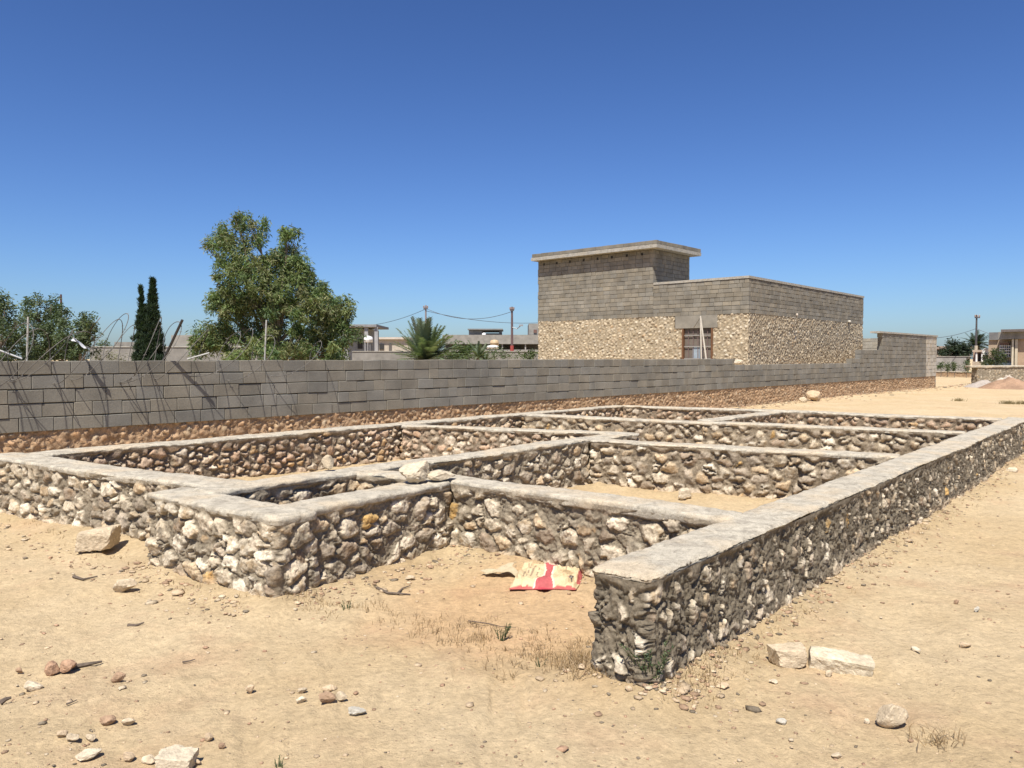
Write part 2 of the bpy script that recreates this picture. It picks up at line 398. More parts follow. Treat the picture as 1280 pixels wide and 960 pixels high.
def blocks(mb, p0, p1, zb, zt, th, seed, ch=.2, bl=.4, side=1, base=(.245, .232, .205), outset=0, rag=0, skip=None, vj=.004, hj=.018, var=.085):
    """courses of hollow blocks as single chamfered boxes over a dark mortar core"""
    L, ux = frame(p0, p1); uy = (-ux[1]*side, ux[0]*side); rng = random.Random(seed)
    nc = max(1, round((zt-zb)/ch)); ch = (zt-zb)/nc
    mb.obox(p0, ux, uy, .02, L-.02, .022, th-.022, zb+.005, zt-.02, (base[0]*.75, base[1]*.72, base[2]*.68))
    for j in range(nc):
        x = -bl*rng.choice((.5, .0, .5, .25)); z0 = zb+j*ch; tone = rng.uniform(.9, 1.08)
        while x < L:
            w = bl*rng.choice((1, 1, 1, .98, 1.04, .6)); x0 = max(0, x); x1 = min(L, x+w)
            if x1-x0 > .06 and not (skip and skip((x0+x1)/2, z0+ch/2)):
                g = rng.uniform(.3, 1)*hj; o = rng.uniform(-.008, .008)-outset; c = .006
                t = tone*rng.uniform(1-var, 1+var); tint = rng.uniform(-.03, .03)
                col = (base[0]*t*(1+tint), base[1]*t, base[2]*t*(1-tint*1.6))
                a, b = x0+(vj*rng.uniform(.2, 1) if x0 > 0 else 0), x1-(vj if x1 < L else 0); lo, hi = z0, z0+ch-g
                dzr = rng.uniform(-.003, .003)
                P = []
                for (yy, cc) in ((o+c, 0), (o, c), (th-o-c, 0)):
                    for (xx, zz) in ((a+cc, lo+cc), (b-cc, lo+cc), (b-cc, hi-cc), (a+cc, hi-cc)):
                        zz += dzr*(1 if xx < (a+b)/2 else -1)
                        P.append((p0[0]+ux[0]*xx+uy[0]*yy, p0[1]+ux[1]*xx+uy[1]*yy, zz))
                F = [(4, 5, 6, 7)]+[(i, (i+1) % 4, 4+(i+1) % 4, 4+i) for i in range(4)]+[(8, 11, 10, 9)]+[(i, 8+i, 8+(i+1) % 4, (i+1) % 4) for i in range(4)]
                mb.add(P, F, col)
            x += w

# ------------------------------------------------------------ plan of the foundation
AD = R(40.6); AX = (math.sin(AD), math.cos(AD)); BX = (math.cos(AD), -math.sin(AD))
def ab(a, b): return (AX[0]*a+BX[0]*b, AX[1]*a+BX[1]*b)
ZT = .57
FW = 'walls of the unfinished foundation'
# name, start(a,b), end(a,b) of the face nearest the camera, thickness, side (+1 left of travel), top, style, label
WALLS = [
 ('smear', (3.10, -1.83), (15.7, -1.80), .31, 1, ZT, .032, .055, 'long right-hand rubble wall under a broad cement cap, its free end facing the camera', .035),
 ('pale', (2.62, -5.95), (2.74, -4.36), .34, 1, ZT-.01, .03, .06, 'short pale rubble wall in front at left, ending at the sharp outer corner beside the big boulder', .03),
 ('pale', (2.74, -4.40), (4.50, -4.52), .30, 1, ZT, .03, .075, 'short rubble wall running back from the outer corner to the bright rock on the cap', .03),
 ('pale', (4.50, -4.82), (4.56, -2.10), .26, 1, ZT+.004, .03, .085, 'rubble cross wall behind the flattened paper sack', .03),
 ('pale', (4.28, -5.62), (4.47, -4.80), .24, 1, ZT-.003, .03, .07, 'stub of rubble wall joining the cap with the bright rock to the long middle wall', .02),
 ('pale', (2.45, -9.45), (3.06, -5.70), .34, 1, ZT+.006, .03, .075, 'rubble wall at the left edge behind the big squarish boulder', .03),
 ('pale', (2.92, -5.52), (8.95, -5.50), .27, 1, ZT+.003, .02, .055, 'long middle rubble wall with the small upright pale stone on its cap', .02),
 ('clean', (7.86, -5.45), (8.64, -2.12), .26, 1, ZT-.004, .03, .055, 'rubble cross wall behind the sandy room holding the small white stone', .02),
 ('warm', (7.82, -8.95), (8.92, -5.45), .25, 1, ZT-.002, .03, .06, 'faint tan rubble cross wall between the long middle wall and the rear wall', .02),
 ('clean', (10.58, -8.80), (12.05, -2.12), .26, 1, ZT+.002, .03, .06, 'white-stoned rubble cross wall, second from the rear of the foundation', .02),
 ('warm', (14.0, -8.90), (15.0, -2.12), .27, 1, ZT+.005, .03, .06, 'rearmost rubble cross wall with orange stones beside the open sand', .02),
 ('warm', (11.75, -5.74), (14.5, -5.56), .26, 1, ZT-.005, .03, .055, 'short rubble link wall between the two rearmost cross walls', .02),
 ('warm', (2.30, -9.14), (14.2, -8.93), .27, 1, ZT-.002, .03, .055, 'long rear rubble wall of tan stones parallel to the grey block wall', .02),
]
for i, (sty, s, e, T, side, zt, _, cth, label, bat) in enumerate(WALLS):
    p0, p1 = ab(*s), ab(*e)
    mid = ((p0[0]+p1[0])/2, (p0[1]+p1[1])/2, 0)
    w = thing('foundation_wall', label, 'wall', mid, 0, FW)
    masonry('masonry', p0, p1, T, side, -.06, zt-.022, sty, w, 100+i*31, batter=bat)
    cap('cement_cap', p0, p1, T, side, zt, cth*(.5 if i == 0 else .72), w, 500+i*13, dz=(i % 4)*.0015, over=.010 if i == 0 else .010, wob=1.3 if i == 0 else 1.2)

# ------------------------------------------------------------ ground
def wall_dist(X, Y):
    D = np.full(X.shape, 9.); 
    for (_, s, e, T, *_r) in WALLS:
        p0, p1 = ab(*s), ab(*e); L, ux = frame(p0, p1); uy = (-ux[1], ux[0])
        x = (X-p0[0])*ux[0]+(Y-p0[1])*ux[1]; y = (X-p0[0])*uy[0]+(Y-p0[1])*uy[1]
        dx = np.maximum(np.maximum(-x, x-L), 0); dy = np.maximum(np.maximum(-y, y-T), 0)
        D = np.minimum(D, np.hypot(dx, dy))
    return D
def gz(X, Y):
    X = np.asarray(X, float); Y = np.asarray(Y, float); r = np.hypot(X, Y)
    h = .035*fbm(X*.35, Y*.35, 40, 3)+.012*fbm(X*1.7, Y*1.7, 41, 3)+.006*fbm(X*7, Y*7, 42, 3)+.0025*fbm(X*24, Y*24, 43, 2)
    d = wall_dist(X, Y)
    h = h+np.exp(-(d/.16)**2)*(.045+.03*fbm(X*3, Y*3, 44, 3))
    s_ = fbm(X*3.6+5, Y*2.2, 46, 3); h = h-.016*sstep(.12, .34, s_)*(r < 40)
    h = h+.010*sstep(.18, .34, fbm(X*6, Y*4.5, 47, 3))*(r < 40)
    return h-.004
nr_, na_ = 420, 760
rr = .4*(900/.4)**(np.linspace(0, 1, nr_)**1.0)
aa = np.linspace(0, 2*np.pi, na_, endpoint=False)
# more columns towards the view
aa = aa+.62*np.sin(aa-np.pi/2+np.pi)*1.0 if False else aa
def warp(t):   # dense around +Y
    k = .75; return t-k*np.sin(t)
aa = np.pi/2+warp(aa)
RR, AA = np.meshgrid(rr, aa, indexing='ij'); GX = RR*np.cos(AA); GY = RR*np.sin(AA); GZ = gz(GX, GY)
V = np.stack([GX, GY, GZ], -1).reshape(-1, 3)
i = np.arange(nr_-1)[:, None]; j = np.arange(na_)[None, :]; j2 = (j+1) % na_
F = np.stack([i*na_+j, (i+1)*na_+j, (i+1)*na_+j2, i*na_+j2], -1).reshape(-1, 4)
ctr = len(V); V = np.concatenate([V, [[0, 0, 0]]])
Fc = np.stack([np.full(na_, ctr), np.arange(na_), (np.arange(na_)+1) % na_, (np.arange(na_)+1) % na_], -1)
gc = np.ones((len(V), 3))
q = gnd(630, 760); rd = np.hypot((V[:, 0]-q.x-.1)/1.0, (V[:, 1]-q.y)/1.2)
m_ = (1-sstep(.4, 1.2, rd+.35*fbm(V[:, 0]*2.3, V[:, 1]*2.3, 70, 4)))[:, None]
gc = gc*(1-m_)+np.array((1.0, .90, .84))*m_
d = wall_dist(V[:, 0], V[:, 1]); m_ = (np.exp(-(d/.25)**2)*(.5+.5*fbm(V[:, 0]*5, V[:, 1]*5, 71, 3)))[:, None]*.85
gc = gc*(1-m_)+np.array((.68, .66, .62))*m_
me_f = [tuple(f) for f in ()]
g = mk('ground', V, np.ascontiguousarray(F), MAT['sand'], None, gc, True)
g['kind'] = 'structure'

def zat(x, y): return float(gz(np.array([x]), np.array([y]))[0])

# ------------------------------------------------------------ grey block wall
A0 = Vector((-6.74, 10.08)); A1 = Vector((23.06, 41.75)); DW = (A1-A0).normalized()
P_0 = A0-DW*7; 
def wpt(px):                   # distance along the wall face at picture column px
    c = (px-640)/960; t = (c*A0.y-A0.x)/(DW.x-c*DW.y); return t
bw = thing('block_wall', 'long grey concrete block wall on a reddish stone footing', 'wall', (A0.x, A0.y, 0))
def wp(t): return (A0.x+DW.x*t, A0.y+DW.y*t)
masonry('stone_footing', wp(-7), wp(wpt(1170)), .30, 1, -.08, .62, 'red', bw, 909, k=.0019, mx=.055, mat='masonry', batter=.02)
mb = MB(); GB = (.205, .187, .152)
def wb(pa, pb, z0, z1, seed, base=GB):
    blocks(mb, wp(pa-0), wp(pb), z0, z1, .2, seed, ch=.193, side=1, outset=.018, base=base)
t0, t1, t2, t3, t4, t5, t6 = -7, wpt(918), wpt(1064), wpt(1075), wpt(1102), wpt(1157), wpt(1170)
wb(t0, t1, .60, 1.565, 1); wb(t1, t2, .60, 1.37, 2); wb(t2, t3, .60, 1.57, 3); wb(t3, t4, .60, 1.95, 4); wb(t4, t5, .60, 2.72, 5)
wb(t5, t6, .60, 2.72, 6, base=(.42, .375, .30))
mb.build('block_courses', MAT['block'], bw)
mb = MB(); n_ = (DW.y, -DW.x)
o = wp(t4); mb.obox(o, (DW.x, DW.y), (-n_[0], -n_[1]), -.55, t6-t4+.05, -.06, .35, 2.72, 2.80); mb.build('roof_slab', MAT['concrete'], bw)
# room behind the raised end of the wall
mb = MB()
blocks(mb, wp(t6), (wp(t6)[0]-n_[0]*4, wp(t6)[1]-n_[1]*4), .0, 2.71, .2, 8, side=1, base=(.36, .33, .27))
mb.build('end_return', MAT['block'], bw)

# ------------------------------------------------------------ stone building
C0 = (10.14, 33.0); BA = R(42); BU = (-math.cos(BA), math.sin(BA)); BV = (math.sin(BA), math.cos(BA))
def bp(x, y): return (C0[0]+BU[0]*x+BV[0]*y, C0[1]+BU[1]*x+BV[1]*y)
LX, LY = 11.8, 14.9; ZS, ZP = 3.5, 5.0
bd = thing('stone_building', 'flat-roofed stone and grey block building with a raised room at its left end', 'building', (C0[0], C0[1], 0))
def dcull(lx, ly, v):
    near_ = (ly < .3)
    return near_ & (((lx > 1.69) & (lx < 3.16) & (v < 2.95)) | ((lx > 1.43) & (lx < 3.55) & (v > 2.93)))
masonry('stone_wall', bp(0, 0), bp(LX, 0), LY, -1, -.1, ZS+.03, 'house', bd, 4242, k=.0012, mn=.028, mx=.04, cull=dcull, mat='far_masonry', batter=.0, rad=.06)
mb = MB(); HB = (.225, .20, .156)
def bface(a, b, z0, z1, seed, **k): blocks(mb, bp(*a), bp(*b), z0, z1, .2, seed, ch=.195, side=-1, base=HB, hj=.026, vj=.008, var=.12, **k)
bface((0, 0), (4.73, 0), ZS, ZP, 21); bface((4.73, 0), (LX, 0), ZS, 6.68, 22)
blocks(mb, bp(0, LY), bp(0, .2), ZS, ZP, .2, 23, ch=.195, side=-1, base=HB, hj=.026, vj=.008, var=.12)
blocks(mb, bp(4.73, 3.4), bp(4.73, .2), 4.7, 6.68, .2, 24, ch=.195, side=-1, base=HB, hj=.026, vj=.008, var=.12)
blocks(mb, bp(LX, .2), bp(LX, 3.4), ZS, 6.68, .2, 25, ch=.195, side=-1, base=HB, hj=.02)
blocks(mb, bp(LX, 3.4), bp(LX, LY), ZS, ZP, .2, 26, ch=.195, side=-1, base=HB, hj=.02)
blocks(mb, bp(LX, LY), bp(0, LY), ZS, ZP, .2, 27, ch=.195, side=-1, base=HB, hj=.02)
blocks(mb, bp(LX, 3.4), bp(4.73, 3.4), 4.7, 6.68, .2, 28, ch=.195, side=-1, base=HB, hj=.02)
# a few near-black tabs painting the shade inside sockets under the slab
for q_ in range(8):
    x = 5.3+q_*.86
    mb.obox(C0, BU, BV, x, x+.1, -.012, .0, 6.44, 6.56, (.03, .028, .025))
mb.build('block_courses', MAT['block'], bd)
mb = MB()
mb.obox(C0, BU, BV, .1, LX-.1, .1, LY-.1, 4.55, 4.72); mb.build('roof', MAT['concrete'], bd)
mb = MB()
mb.obox(C0, BU, BV, -.03, 4.70, -.03, .25, ZP+.003, ZP+.11); mb.obox(C0, BU, BV, -.03, .25, .253, LY+.03, ZP+.003, ZP+.11)
mb.build('parapet_coping', MAT['concrete'], bd)
mb = MB()
mb.obox(C0, BU, BV, 4.30, LX+.12, -.42, 3.8, 6.683, 6.85); mb.build('roof_slab', MAT['concrete'], bd)
mb = MB()
blocks(mb, bp(4.32, -.40), bp(LX+.10, -.40), 6.865, 7.04, .2, 30, ch=.18, side=-1, base=(.19, .17, .135))
blocks(mb, bp(4.32, 3.78), bp(4.32, -.12), 6.865, 7.04, .2, 31, ch=.18, side=-1, base=(.19, .17, .135))
blocks(mb, bp(LX+.10, 3.78), bp(4.53, 3.78), 6.865, 7.04, .2, 32, ch=.18, side=1, base=(.19, .17, .135))
mb.build('roof_kerb', MAT['block'], bd)
mb = MB(); mb.obox(C0, BU, BV, 1.44, 3.54, -.02, .3, 2.93, ZS-.003, (.25, .225, .18)); mb.build('door_lintel', MAT['block'], bd)
# door
fr = MB()
fr.obox(C0, BU, BV, 1.66, 1.74, -.03, .32, 0, 2.925, (.20, .10, .05)); fr.obox(C0, BU, BV, 3.11, 3.19, -.03, .32, 0, 2.925, (.20, .10, .05))
dr = fr.build('door', MAT['metal'], bd)
mb = MB(); mb.obox(C0, BU, BV, 1.745, 3.105, .10, .14, 0, 2.92, (.15, .125, .10)); mb.obox(C0, BU, BV, 2.2, 2.7, .08, .095, .2, 2.1, (.28, .33, .36)); mb.build('door_panel', MAT['plain'], dr)
mb = MB()
for x in (1.95, 2.18, 2.42, 2.66, 2.9): mb.obox(C0, BU, BV, x-.015, x+.015, .055, .075, 0, 2.9, (.16, .11, .10))
for z in (.4, .95, 1.55, 2.1, 2.6): mb.obox(C0, BU, BV, 1.75, 3.1, .03, .05, z-.02, z+.02, (.28, .26, .23))
mb.build('grille', MAT['plain'], dr)
mb = MB(); P = Vector((*bp(-.02, 4.6), 3.48)); Q = Vector((-BU[0], -BU[1], 0))
mb.tube([P, P+Q*.18, P+Q*.25+Vector((0, 0, .06))], .025, 6, (.3, .28, .25)); lm = mb.build('wall_lamp', MAT['metal'], bd)
mb = MB(); mb.lathe(P+Q*.25+Vector((0, 0, .06)), [(.02, 0), (.05, .02), (.06, .07), (.04, .12), (.015, .14)], 10, (.45, .38, .30)); mb.build('lamp_bulb', MAT['plastic'], lm, True)
mb = MB(); P2_ = (*bp(-.06, 12.4), 3.5); mb.lathe(P2_, [(.02, 0), (.09, .03), (.10, .08), (.07, .13), (.02, .14)], 10, (.48, .44, .36)); mb.build('junction_box', MAT['plastic'], bd, True)
# ladder-like props standing in front of the door
ld = thing('timber_prop', 'pair of pale timber poles leaning together in front of the grey gate', 'poles', (*bp(2.2, -1.0), 0))
mb = MB(); T_ = Vector((*bp(2.11, -.3), 3.4))
mb.tube([(*bp(1.9, -.5), 0), T_+Vector((0, 0, .05))], .035, 6, (.5, .45, .37)); mb.build('pole', MAT['wood'], ld)
mb = MB(); mb.tube([(*bp(1.42, -.6), 0), T_], .035, 6, (.5, .45, .37)); mb.build('pole', MAT['wood'], ld)
mb = MB(); mb.tube([(*bp(2.55, -.1), 2.95), T_], .02, 6, (.3, .27, .22)); mb.build('brace', MAT['wood'], ld)

# ------------------------------------------------------------ stones lying about
def rock_mesh(seed, sub=3, cuts=11, flat=1.0, noise_=.05, blocky=False):
    import bmesh
    rng = random.Random(seed); bm = bmesh.new(); bmesh.ops.create_icosphere(bm, subdivisions=sub, radius=1)
    pl = []
    for k in range(cuts):
        n = Vector((rng.gauss(0, 1), rng.gauss(0, 1), rng.gauss(0, .9))).normalized(); pl.append((n, rng.uniform(.55, .9)))
    if blocky:
        pl = [(Vector((a+rng.gauss(0, .13), b+rng.gauss(0, .13), c+rng.gauss(0, .13))).normalized(), rng.uniform(.56, .66)) for a, b, c in ((1, 0, 0), (-1, 0, 0), (0, 1, 0), (0, -1, 0), (0, 0, 1), (0, 0, -1))]
        pl += [(Vector((rng.choice((-1, 1)), rng.choice((-1, 1)), rng.uniform(-1, 1))).normalized(), rng.uniform(.78, .88)) for k in range(5)]
    V = []
    for v in bm.verts:
        d = v.co.normalized(); r = 1.1
        for n, h in pl:
            c = d.dot(n)
            if c > .05: r = min(r, h/c)
        V.append(d*r)
    V = np.array([tuple(v) for v in V]); F = [tuple(v.index for v in f.verts) for f in bm.faces]; bm.free()
    s = seed % 97
    nn = fbm(V[:, 0]*2.5+s, V[:, 1]*2.5+V[:, 2]*1.7, seed, 4)*noise_*1.6+fbm(V[:, 0]*9+s, V[:, 1]*9+V[:, 2]*5, seed+1, 3)*noise_
    V = V*(1+nn[:, None]); V /= np.abs(V).max(0); V = V*np.array((1, 1, flat))
    return V, F
CP_ = {'white': (.54, .45, .32), 'pale': (.50, .40, .27), 'tan': (.48, .36, .23), 'brown': (.34, .225, .14), 'grey': (.46, .42, .34), 'red': (.40, .25, .155), 'dark': (.20, .16, .11)}
def rock(px, py, wpx, hpx, col, label, seed, z=None, rz=None, deep=.8, group='loose stones', name='stone', sub=3, sink=.15, cuts=11, noise_=.05, round_=False):
    """px, py: where its foot meets the ground in the picture"""
    p = gnd(px, py, 0 if z is None else z)
    if z is None: p.z = zat(p.x, p.y)
    d = p.y; w = wpx*d/960; h = hpx*d/960
    V, F = rock_mesh(seed, sub, cuts, 1, noise_, sub == 4 and not round_)
    V = V*np.array((w/2, w/2*deep, h*.56)); a = (seed*1.7) % .9-.45 if rz is None else rz
    c, s_ = math.cos(a), math.sin(a); V = np.stack([V[:, 0]*c-V[:, 1]*s_, V[:, 0]*s_+V[:, 1]*c, V[:, 2]], 1)
    zc = p.z+h*(.56-sink*.5)
    cy = p.y+w/2*deep*.6
    col = np.array(CP_[col]); t = (V[:, 2]/(h*.56)+1)/2
    cc = np.repeat(col[None], len(V), 0)*(1+.15*fbm(V[:, 0]*30, V[:, 1]*30+V[:, 2]*25, seed, 3))[:, None]
    V = V-np.array((0, 0, -(zc-p.z)))
    o = mk(name, V, F, MAT['rock'], None, cc, False); o.location = (p.x, cy, p.z)
    tag(o, label, 'stone', group); return o
ROCKS = [
 (115, 691, 54, 29, 'pale', 'big squarish limestone boulder on the sand in front of the left rubble wall', 'b'),
 (152, 740, 31, 17, 'pale', 'pale rough stone on the sand just below the big squarish boulder', ''),
 (62, 838, 24, 18, 'red', 'reddish brown clod, left one of the touching pair by the dark stick', ''),
 (80, 836, 24, 16, 'red', 'reddish brown clod touching the thick end of the dark stick', ''),
 (38, 856, 25, 14, 'white', 'flat white triangular stone just below the pair of reddish clods', ''),
 (23, 837, 10, 8, 'brown', 'small brown clod left of the pair of reddish clods', ''),
 (146, 849, 18, 12, 'brown', 'single rounded brown stone right of the reddish clods and dark stick', ''),
 (311, 864, 14, 12, 'tan', 'lone small tan stone on bare sand in the lower left centre', ''),
 (376, 868, 14, 7, 'pale', 'thin pale chip, upper one at the left side of the small stone cluster', ''),
 (376, 879, 15, 9, 'white', 'whitish chip, lower one at the left side of the small stone cluster', ''),
 (411, 867, 20, 8, 'tan', 'tan chip at the back of the small stone cluster', ''),
 (407, 884, 27, 14, 'brown', 'brown stone in the middle of the small stone cluster', ''),
 (426, 879, 16, 12, 'pale', 'pale stone at the right side of the small stone cluster', ''),
 (443, 897, 28, 10, 'grey', 'long flat grey stone just right of and below the small stone cluster', ''),
 (132, 903, 21, 11, 'brown', 'brown stone with a dark foot, above the row of pale chips at lower left', ''),
 (159, 901, 17, 9, 'pale', 'slanted pale chip right of the brown stone at lower left', ''),
 (112, 921, 15, 10, 'pale', 'rounded pale chip at the right end of the row of three at lower left', ''),
 (90, 926, 19, 9, 'pale', 'flat pale chip in the middle of the row of three at lower left', ''),
 (76, 921, 14, 8, 'tan', 'tan chip at the left end of the row of three at lower left', ''),
 (104, 947, 35, 11, 'white', 'broad flat white slab of stone near the bottom left corner', ''),
 (159, 948, 21, 11, 'tan', 'slanted tan stone between the flat white slab and the big white stone', ''),
 (184, 951, 22, 9, 'pale', 'low pale stone touching the left side of the big white stone', ''),
 (215, 963, 50, 24, 'white', 'big white broken stone at the bottom edge of the view', 'b'),
 (245, 955, 12, 8, 'tan', 'small tan stone right of the big white broken stone', ''),
 (260, 925, 14, 9, 'tan', 'small tan stone above and right of the big white broken stone', ''),
 (277, 935, 11, 7, 'brown', 'small dark-footed stone, lowest right of the stones at lower left', ''),
 (991, 834, 52, 24, 'pale', 'layered cream stone with a dark edge, left of the slab-shaped block', 'b'),
 (1118, 907, 43, 29, 'pale', 'rounded pale tan stone with a dark underside at lower right', 'r'),
 (1037, 843, 13, 8, 'pale', 'small cream chip wedged between the layered stone and the slab-shaped block', ''),
 (1145, 817, 13, 6, 'white', 'small white chip right of the slab-shaped block', ''),
 (1207, 811, 16, 8, 'tan', 'reddish tan stone at the right, in line with the slab-shaped block', ''),
 (968, 855, 12, 6, 'white', 'small white chip below the layered cream stone', ''),
 (1085, 901, 8, 7, 'white', 'tiny white chip just left of the rounded pale tan stone', ''),
 (1048, 947, 17, 6, 'pale', 'thin pale flake near the bottom edge at the right', ''),
 (978, 905, 14, 7, 'grey', 'small grey chip left of the rounded pale tan stone', ''),
 (1266, 591, 15, 8, 'white', 'small white stone beside the far end of the long right-hand wall', ''),
 (512, 725, 14, 6, 'pale', 'small pale stone in front of the wall corner behind the dry twig', ''),
 (857, 623, 21, 15, 'white', 'white stone on the sand floor of the inner room', ''),
 (967, 624, 26, 12, 'white', 'pale broken stone where the inner cross wall meets the long right-hand wall', ''),
 (1018, 501, 22, 13, 'tan', 'tan boulder on the sand at the foot of the far stone footing', ''),
 (1004, 503, 12, 7, 'pale', 'pale stone just left of the tan boulder by the far stone footing', ''),
 (1196, 757, 8, 6, 'brown', 'small dark stone in the open sand on the right side', ''),
 (1222, 768, 9, 7, 'grey', 'small greyish stone right of the dark one in the open sand', ''),
 (752, 838, 30, 26, 'tan', 'broken stone leaning at the left foot of the wall end', ''),
 (905, 864, 20, 6, 'tan', 'flat tan stone on the ground right of the wall end', ''),
 (384, 741, 46, 15, 'white', 'long white stone at the foot of the outer corner, right side', ''),
]
for i, (px, py, w_, h_, c_, lab, f_) in enumerate(ROCKS):
    rock(px, py, w_, h_, c_, lab, 300+i*7, sub=4 if f_ else 3, round_=f_ == 'r', deep=.7, cuts=9 if f_ else 12, noise_=.05 if f_ else .09, group='loose stones lying on the sand')
rock(519, 605, 44, 27, 'white', 'bright cream rock on the cap where the short front wall meets the cross wall', 811, z=ZT, sub=4, sink=0, cuts=14, round_=True, noise_=.09, group='stones lying on the cement caps')
rock(549, 603, 40, 13, 'white', 'flat cream stone on the cap just right of the bright cream rock', 823, z=ZT, sub=3, sink=0, group='stones lying on the cement caps')
rock(410, 591, 17, 20, 'pale', 'small upright pale stone on the cap of the long middle wall', 833, z=ZT, sub=3, sink=0, group='stones lying on the cement caps')
rock(924, 456, 13, 6, 'white', 'white stone on top of the grey block wall below the building corner', 839, z=1.38, sub=2, sink=0, group='stones lying on the grey wall')
def slab_block():
    p = gnd(1058, 841); V = []; rng = np.random.default_rng(5)
    L, D, H = .30, .13, .11; nx_, ny_ = 26, 12
    u = np.linspace(0, 2*np.pi, 28, endpoint=False); x = np.linspace(-1, 1, 30)
    U_, X_ = np.meshgrid(u, x); r = 1/np.maximum(np.abs(np.cos(U_)), np.abs(np.sin(U_)))*.86
    r = np.minimum(r, 1.08); e = 1-.04*np.abs(X_)**12
    r = r*e*(1+.10*fbm(U_*2, X_*3, 5, 3)+.05*fbm(np.cos(U_)*5, X_*12, 6, 3)+.05*facets(U_*1.0, X_*2, .5, 7))
    V = np.stack([X_*L/2*(1+.03*np.cos(U_*3)), r*np.cos(U_)*D/2, r*np.sin(U_)*H/2], -1).reshape(-1, 3)
    F = [(i*28+j, i*28+(j+1) % 28, (i+1)*28+(j+1) % 28, (i+1)*28+j) for i in range(29) for j in range(28)]
    F += [tuple(range(28))[::-1], tuple(29*28+k for k in range(28))]
    o = mk('stone', V, F, MAT['rock'], None, np.array((.54, .455, .32))*(1+.25*fbm(V[:, 0]*30, V[:, 1]*30, 8, 3))[:, None])
    o.location = (p.x, p.y+.07, zat(p.x, p.y)+H*.40); o.rotation_euler = (R(8), R(5), R(-18))
    tag(o, 'slab-shaped cream stone block lying next to the layered cream stone', 'stone', 'loose stones lying on the sand')
slab_block()

def scatter_gravel():
    rng = np.random.default_rng(77); V0, F0 = rock_mesh(5, 1, 8, .6, .02); F0 = np.array(F0)
    V1, _ = rock_mesh(9, 1, 6, .5, .02); P = []
    def add(n, fx): 
        for _ in range(n):
            q_ = fx()
            if q_ is not None: P.append(q_)
    def field():
        y = 1.8*(26/1.8)**(rng.random()**1.0); x = rng.uniform(-.8, .8)*y
        c = vn(np.array([x*.9]), np.array([y*.9]), 8)[0]
        if rng.random() > .15+c*1.1: return None
        return x, y, rng.lognormal(-5.3, .5)
    add(9000, field)
    def along():
        k = rng.choice([0, 0, 0, 0, 0, 1, 2, 3, 5]); (_, s, e, T, *_r) = WALLS[k]
        t = rng.random()**(1.6 if k == 0 else 1); off = rng.exponential(.12)+.03
        if k == 0: a = s[0]+(e[0]-s[0])*t; b = s[1]+off
        elif k == 2: a = s[0]+(e[0]-s[0])*t; b = s[1]+off+.02
        else: a = s[0]-off; b = s[1]+(e[1]-s[1])*t
        return (*ab(a, b), rng.lognormal(-4.75, .5))
    add(1900, along)
    def end():
        return (*ab(3.1-rng.exponential(.1), rng.uniform(-2.3, -1.7)), rng.lognormal(-4.7, .5))
    add(30, end)
    def foot():
        t = rng.uniform(8, 50); o = rng.exponential(.35)+.03; p = wp(t)
        return p[0]+n_[0]*o, p[1]+n_[1]*o, rng.lognormal(-3.6, .55)
    add(900, foot)
    P = [p for p in P if p[2] < .09]
    P = np.array(P); n = len(P); Z = gz(P[:, 0], P[:, 1])
    cols = np.array([CP_[k] for k in ('pale', 'tan', 'brown', 'tan', 'tan', 'red', 'brown', 'dark')])[rng.integers(0, 8, n)]*rng.uniform(.8, 1.15, (n, 1))
    a = rng.uniform(0, 6.28, n); s = P[:, 2]; m = len(V0)
    B = np.where(rng.random(n)[:, None, None] < .5, V0[None], V1[None])*np.stack([s*rng.uniform(.8, 1.5, n), s, s*rng.uniform(.45, 1, n)], 1)[:, None, :]
    X = B[..., 0]*np.cos(a)[:, None]-B[..., 1]*np.sin(a)[:, None]+P[:, 0:1]; Y = B[..., 0]*np.sin(a)[:, None]+B[..., 1]*np.cos(a)[:, None]+P[:, 1:2]
    V = np.stack([X, Y, B[..., 2]+Z[:, None]+s[:, None]*.25], -1).reshape(-1, 3)
    F = (F0[None]+(np.arange(n)*m)[:, None, None]).reshape(-1, 3)
    o = mk('gravel', V, F, MAT['rock'], None, np.repeat(cols, m, 0)); tag(o, 'small stones and chips strewn over the sand', 'gravel', None, 'stuff')
scatter_gravel()

# ------------------------------------------------------------ twigs, dry grass, weeds
def stick(pts, r, label, col=(.13, .10, .075), zoff=.012):
    P = []
    for k, (px, py) in enumerate(pts):
        p = gnd(px, py); p.z = zat(p.x, p.y)+zoff; P.append(p)
    mb = MB(); rr = [r*(1-.6*k/(len(P)-1)) for k in range(len(P))]
    base = P[0].copy(); mb.tube([p-base for p in P], rr, 6, col)
    o = mb.build('stick', MAT['wood'], None); o.location = base
    tag(o, label, 'stick', 'sticks lying on the sand'); return mb
stick([(90, 830), (104, 827), (116, 825), (127, 821)], .014, 'dark stick beside the pair of reddish clods')
stick([(160, 779), (170, 779.5), (180, 778.5)], .011, 'short straight dark stick on the sand below the outer corner at left')
stick([(471, 736), (485, 740), (500, 741.5), (513, 742)], .011, 'dry forked twig on the ground before the wall corner, longer branch')
stick([(497, 741), (503, 736), (513, 733)], .008, 'dry twig crossing the longer branch before the wall corner')
stick([(0, 875), (7, 873), (14, 871)], .014, 'dark stick at the left edge of the view')
stick([(83, 881), (90, 878.5), (96, 876)], .005, 'thin curved twig between the reddish clods and the bottom edge')
stick([(228, 826), (238, 824.5), (244, 823)], .005, 'thin twig alone on bare sand left of centre')
stick([(585, 776), (610, 780), (625, 786), (645, 788)], .004, 'long thin dry twig beside the green weed in the doorway gap')
stick([(92, 721), (104, 725), (122, 722)], .012, 'dark curved root on the sand right below the big squarish boulder')

